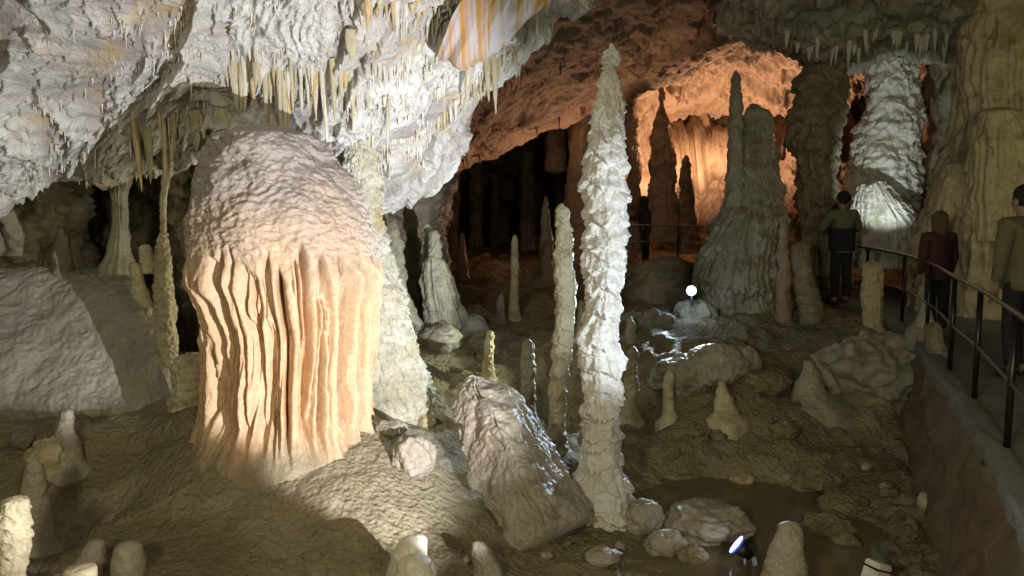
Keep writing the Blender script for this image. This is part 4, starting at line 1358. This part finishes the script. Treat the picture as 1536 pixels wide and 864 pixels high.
def floodlight(c, aim, r, label, lens_mat, foot_z, clip=False):
    c = Vector(c); aim = Vector(aim).normalized()
    t = empty('floodlight', (c.x, c.y, foot_z))
    tag(t, label, 'lamp')
    bm = bmesh.new(); cyl(bm, c - aim * r * 1.7, c, r * .45, r, 24); hs = bm_obj('housing', bm, M_HOUSING, t)
    bm = bmesh.new(); cyl(bm, c, c + aim * r * .18, r * 1.06, r * 1.06, 24, False); bm_obj('rim', bm, M_HOUSING if lens_mat is M_LENS2 else M_BLUE).parent = hs
    bm = bmesh.new(); cyl(bm, c + aim * r * .03, c + aim * r * .12, r * .97, r * .97, 24); bm_obj('lens', bm, lens_mat).parent = hs
    if lens_mat is M_LENS2:
        bm = bmesh.new(); cyl(bm, c - aim * r * .02, c + aim * r * .02, r * 1.7, r * 1.7, 24); bm_obj('glow_disc', bm, M_GLOW).parent = hs
    f = Vector((c.x, c.y, foot_z)) - aim * r
    f.z = foot_z
    bm = bmesh.new(); cyl(bm, f, c - aim * r * 1.0, r * .16, r * .14, 10); bm_obj('stem', bm, M_CLIP, t)
    bm = bmesh.new(); cyl(bm, f - Vector((0, 0, .02)), f + Vector((0, 0, .02)), r * .6, r * .5, 16); bm_obj('foot', bm, M_HOUSING, t)
    if clip:
        M = Matrix.Translation(c - aim * r * 1.1 + Vector((r * .75, -r * .4, -r * .75))) @ Matrix.Rotation(-.2, 4, 'Y')
        bm_obj('clip', box_bm((r * .5, r * .3, r * .9), r * .08, M), M_CLIP, t)
    return t


g = ground(1112, 858)
LAMP_C = V(1106, 818, float(g[1]))
floodlight(LAMP_C, (-0.80, 0.28, 0.62), 0.075, 'small black floodlight standing in the foreground beside the brown cone, facing up left', M_LENS, float(g[2]) - .02, True)
LED_C = V(1037, 436, 11.0)
floodlight(LED_C, (-0.35, -0.90, 0.05), 0.042, 'glaring blue-white floodlight on the boulder before the draped stalagmite', M_LENS2, LED_C.z - .13)

# key lamp on the path's edge, with an unseen plate added to cut its shadow edge
K = Vector(KEY)
t = empty('key_lamp_fixture', (K.x, K.y, K.z - .25))
tag(t, 'floodlight at the path edge that lights the dome, with an added shadow plate', 'lamp')
aimk = KEY_AIM.normalized()
bm = bmesh.new(); cyl(bm, K - aimk * .16, K - aimk * .02, .05, .09, 20); bm_obj('housing', bm, M_HOUSING, t)
bm = bmesh.new(); cyl(bm, (K.x, K.y, K.z - .3), K - aimk * .1, .02, .02, 10); bm_obj('stem', bm, M_HOUSING, t)
bm = bmesh.new()
rim = [V(-400, 600, 7.8), V(-100, 600, 7.8), V(130, 612, 7.75), V(262, 632, 7.6), V(310, 635, 6.25), V(400, 690, 6.0), V(590, 830, 5.45), V(760, 960, 4.6)]
tops = [bm.verts.new(K + (p - K).normalized() * .26) for p in rim]
lows = [bm.verts.new(K + (p - K).normalized() * .26 + Vector((0, 0, -.3))) for p in rim]
for i in range(len(rim) - 1):
    bm.faces.new((tops[i], tops[i + 1], lows[i + 1], lows[i]))
sh = bm_obj('shadow_plate', bm, M_HOUSING, t)
sm = sh.modifiers.new('Solid', 'SOLIDIFY'); sm.thickness = .004

c = V(1312, 866, 5.3)
t = empty('white_box', (c.x, c.y, c.z - .12))
tag(t, 'small white box with a dark band at the bottom edge of the floor', 'box')
Mx = Matrix.Translation(c) @ Matrix.Rotation(.45, 4, 'Z') @ Matrix.Rotation(.35, 4, 'Y')
bm_obj('case', box_bm((.15, .12, .22), .012, Mx), plain('white_case', (.62, .60, .52), .5), t)
bm_obj('band', box_bm((.154, .124, .016), .002, Mx @ Matrix.Translation((0, 0, .065))), M_BLACK, t)


def tube(pts, r, seg=10):
    bm = bmesh.new()
    pts = [Vector(p) for p in pts]
    rings = []
    for i, p in enumerate(pts):
        a = (pts[min(i + 1, len(pts) - 1)] - pts[max(i - 1, 0)]).normalized()
        q = a.to_track_quat('Z', 'Y')
        rings.append([bm.verts.new(p + q @ Vector((r * math.cos(2 * math.pi * k / seg), r * math.sin(2 * math.pi * k / seg), 0))) for k in range(seg)])
    for A, B in zip(rings, rings[1:]):
        for k in range(seg):
            f = bm.faces.new((A[k], A[(k + 1) % seg], B[(k + 1) % seg], B[k])); f.smooth = True
    bm.faces.new(rings[0][::-1]); bm.faces.new(rings[-1])
    return bm


def railing(i0, i1, posts, label, r=0.018, levels=(0.9, 0.45)):
    pts = RP[i0:i1]
    t = empty('railing', (float(pts[0, 0]), float(pts[0, 1]), 0.0))
    tag(t, label, 'railing')
    for z in levels:
        bm_obj('handrail' if z == levels[0] else 'lower_rail', tube([(p[0], p[1], z) for p in pts], r if z == levels[0] else r * .7), M_STEEL, t)
    for k in posts:
        p = RP[k]
        bm_obj('post', tube([(p[0], p[1], -.02), (p[0], p[1], levels[0] - .005)], 0.022), M_BLACK, t)


def near(y):
    return int(np.argmin(np.abs(RP[:90, 1] - y)))


railing(near(3.4), near(13.5), [near(y) for y in (3.8, 5.0, 6.2, 7.3, 8.9, 10.3, 11.8, 13.3)], 'long curving black railing along the path on the right')
railing(118, 156, range(120, 156, 7), 'distant black railing in front of the far person', levels=(1.0, 0.6))


# ================================================================== VISITORS
def skin(name, nodes, edges, mat, parent, sub=2):
    ks = list(nodes)
    me = bpy.data.meshes.new(name)
    me.from_pydata([nodes[k][0] for k in ks], [(ks.index(a), ks.index(b)) for a, b in edges], [])
    o = bpy.data.objects.new(name, me)
    COL.objects.link(o)
    sk = o.modifiers.new('Skin', 'SKIN')
    sk.use_smooth_shade = True
    for i, k in enumerate(ks):
        r = nodes[k][1]
        me.skin_vertices[0].data[i].radius = (r, r) if isinstance(r, float) else r
        me.skin_vertices[0].data[i].use_root = (i == 0)
    ss = o.modifiers.new('Sub', 'SUBSURF'); ss.levels = sub; ss.render_levels = sub
    dg = bpy.context.evaluated_depsgraph_get()
    nm = bpy.data.meshes.new_from_object(o.evaluated_get(dg))
    bpy.data.objects.remove(o)
    o = link(name, nm, mat)
    o.parent = parent
    return o


def blob(name, c, r, mat, parent, cut=None, amp=.04, seed=0, tail=None):
    th = np.linspace(0, 2 * math.pi, 48, endpoint=False); ph = np.linspace(.001, math.pi - .001, 30)
    S = np.stack([np.sin(ph)[:, None] * np.cos(th)[None], np.sin(ph)[:, None] * np.sin(th)[None], np.cos(ph)[:, None] + 0 * th[None]], -1)
    R = 1 + amp * fbm(S * 4 + seed, 3) + amp * .6 * ridged(S * np.array([9, 9, 2]) + seed, 2)
    P = S * R[..., None] * np.array(r)
    if tail:      # long hair falls down the back
        P[..., 2] = np.where(P[..., 2] < 0, P[..., 2] * tail, P[..., 2])
        P[..., 1] = P[..., 1] - np.where(P[..., 2] < 0, 0.10 * np.abs(P[..., 2]), 0)
    if cut:
        P[..., 1] = np.minimum(P[..., 1], cut + .3 * np.maximum(0, P[..., 2]))
    o = link(name, grid_mesh(name, P + np.array(c), True), mat)
    o.parent = parent
    return o


def person(loc, yaw, height, label, top, trousers, skin_m, hair_m, arms, lean=0.0, hair='short', band=None, girth=1.0):
    """stands at loc, facing local +Y; arms = ((elbow, wrist), (elbow, wrist)) offsets from the shoulders"""
    t = empty('person', loc)
    t.rotation_euler = (0, 0, yaw)
    k = height / 1.72
    t.scale = (k, k, k)
    tag(t, label, 'person')
    L = lambda z: lean * max(0, z - .95)
    n = {'pelvis': ((0, 0, .95), .13), 'waist': ((0, L(1.1), 1.10), .125), 'chest': ((0, L(1.3), 1.30), .14), 'neck0': ((0, L(1.44), 1.44), .075),
         'neck': ((0, L(1.5) + .01, 1.50), .052), 'skull0': ((0, L(1.56) + .02, 1.555), .078), 'skull': ((0, L(1.64) + .02, 1.635), .085), 'crown': ((0, L(1.7) + .01, 1.69), .055),
         'nose': ((0, L(1.6) + .115, 1.60), .014)}
    e = [('pelvis', 'waist'), ('waist', 'chest'), ('chest', 'neck0'), ('neck0', 'neck'), ('neck', 'skull0'), ('skull0', 'skull'), ('skull', 'crown'), ('skull0', 'nose')]
    jn = {'waist': ((0, L(1.0), 1.0), .165 * girth), 'chest': ((0, L(1.28), 1.28), .175 * girth), 'up': ((0, L(1.4), 1.40), .12), 'collar': ((0, L(1.48), 1.475), .075),
          'hem': ((0, L(.9), .80), .18 * girth)}
    je = [('waist', 'chest'), ('chest', 'up'), ('up', 'collar'), ('waist', 'hem')]
    tn = {'pelvis': ((0, 0, .96), .115)}
    te = []
    for s, (el, wr) in zip((-1, 1), arms):
        sh = Vector((s * .185, L(1.4), 1.40)); E = sh + Vector(el); Wp = E + Vector(wr)
        a = str(s)
        n['sh' + a] = (tuple(sh), .06); n['el' + a] = (tuple(E), .042); n['wr' + a] = (tuple(Wp), .029)
        e += [('chest', 'sh' + a), ('sh' + a, 'el' + a), ('el' + a, 'wr' + a)]
        dr = Vector(wr).normalized()
        pal = Wp + dr * .08
        n['palm' + a] = (tuple(pal), .034); e.append(('wr' + a, 'palm' + a))
        sd = dr.cross(Vector((0, 1, 0.3))).normalized()
        for f in range(4):
            k0 = pal + sd * (f - 1.5) * .02 + dr * .03
            k1 = k0 + dr * (.045, .052, .048, .036)[f]; k2 = k1 + (dr + Vector((0, .5, 0))).normalized() * .035
            for q, (nm, pt) in enumerate((('a', k0), ('b', k1), ('c', k2))):
                n[f'f{f}{nm}{a}'] = (tuple(pt), .0095)
            e += [('palm' + a, f'f{f}a{a}'), (f'f{f}a{a}', f'f{f}b{a}'), (f'f{f}b{a}', f'f{f}c{a}')]
        th0 = Wp + dr * .045 - sd * .035; th1 = th0 + (dr - sd * .6).normalized() * .05
        n['t0' + a] = (tuple(th0), .012); n['t1' + a] = (tuple(th1), .010)
        e += [('wr' + a, 't0' + a), ('t0' + a, 't1' + a)]
        jn['sh' + a] = (tuple(sh), .088); jn['el' + a] = (tuple(E), .068); jn['wr' + a] = (tuple(Wp), .052)
        je += [('up', 'sh' + a), ('sh' + a, 'el' + a), ('el' + a, 'wr' + a)]
        hip = (s * .095, 0, .90); kn = (s * .11, .02 * s, .50); an = (s * .12, -.02 + .05 * s, .09); toe = (s * .135, .13 + .05 * s, .035)
        n['hip' + a] = (hip, .085); n['kn' + a] = (kn, .055); n['an' + a] = (an, .04); n['toe' + a] = ((an[0], an[1] + .06, .045), .024)
        e += [('pelvis', 'hip' + a), ('hip' + a, 'kn' + a), ('kn' + a, 'an' + a), ('an' + a, 'toe' + a)]
        tn['hip' + a] = ((s * .085, 0, .88), .095); tn['kn' + a] = (kn, .08); tn['an' + a] = ((an[0], an[1], .10), .072)
        te += [('pelvis', 'hip' + a), ('hip' + a, 'kn' + a), ('kn' + a, 'an' + a)]
        skin('shoe', {'h': ((an[0], an[1] - .03, .05), .048), 'm': ((an[0], an[1] + .06, .055), .056), 't': (toe, .036)}, [('h', 'm'), ('m', 't')], M_HOUSING, t)
    skin('body', n, e, skin_m, t)
    skin('jacket', jn, je, top, t)
    skin('trousers', tn, te, trousers, t)
    if band:
        lev = np.array([(0.84, .195, .155), (.90, .205, .165), (1.0, .205, .165), (1.1, .212, .17), (1.18, .218, .172), (1.19, .20, .16)])
        lv = catmull(lev, 24)
        ta = np.linspace(0, 2 * math.pi, 40, endpoint=False)
        PP = np.stack([lv[:, 1:2] * np.cos(ta)[None], lv[:, 2:3] * np.sin(ta)[None], lv[:, :1] + 0 * ta[None]], -1)
        PP = PP * (1 + .03 * fbm(PP * 9, 3))[..., None] * np.array([1, 1, 0]) + PP * np.array([0, 0, 1])
        o = link('jacket_hem', grid_mesh('jacket_hem', PP, True), band)
        o.parent = t
    hy = L(1.64) - .005
    if hair == 'long':
        blob('hair', (0, hy - .01, 1.645), (.105, .115, .12), hair_m, t, .075, .05, 3, 3.0)
    else:
        blob('hair', (0, hy, 1.655), (.098, .115, .105), hair_m, t, .07, .04, 5)
        for s in (-1, 1):
            blob('ear', (s * .092, hy + .015, 1.60), (.014, .026, .034), skin_m, t, None, .02)
    return t


SKIN = plain('skin', (.26, .16, .11), .55)
HAIRB = plain('dark_hair', (.015, .011, .009), .55, bump=.6, bscale=120)
HAIRL = plain('light_brown_hair', (.12, .075, .04), .5, bump=.6, bscale=120)
CL_OLIVE = plain('olive_jacket', (.12, .11, .055), .85, bump=.4)
CL_KHAKI = plain('khaki_jacket', (.13, .125, .08), .85, bump=.4)
CL_NAVY = plain('navy_cloth', (.012, .013, .022), .9, bump=.3)
CL_RED = plain('dark_red_jacket', (.055, .018, .015), .85, bump=.4)
CL_BLACK = plain('black_cloth', (.012, .012, .014), .9, bump=.3)
CL_MAUVE = plain('dull_purple_vest', (.05, .02, .03), .9, bump=.3)
down = ((-.05, -.01, -.28), (.02, .06, -.25))
downR = ((.05, -.01, -.28), (-.02, .06, -.25))
fwdL = ((-.14, .06, -.24), (.12, .22, .06)); fwdR = ((.14, .06, -.24), (-.12, .22, .06))
person((4.56, 7.15, 0.0), 0.25, 1.70, 'person with short dark hair in an olive jacket, cut by the right edge', CL_OLIVE, CL_BLACK, SKIN, HAIRB, (down, downR), 0.03, girth=1.08)
person((4.98, 9.35, 0.0), 0.1, 1.44, 'person with long light-brown hair in a dark red jacket behind the railing', CL_RED, CL_BLACK, SKIN, HAIRL, (down, downR), 0.06, 'long', girth=1.1)
person((5.05, 12.3, 0.0), 0.15, 1.70, 'person in a khaki and navy jacket with raised forearms before the floodlit column', CL_KHAKI, CL_NAVY, SKIN, HAIRB, (fwdL, fwdR), 0.02, band=CL_NAVY)
person((3.30, 19.9, 0.0), 0.9, 1.66, 'distant person in dark clothes leaning on the far railing', CL_MAUVE, CL_BLACK, SKIN, HAIRB, (fwdL, fwdR), 0.12, 'long')
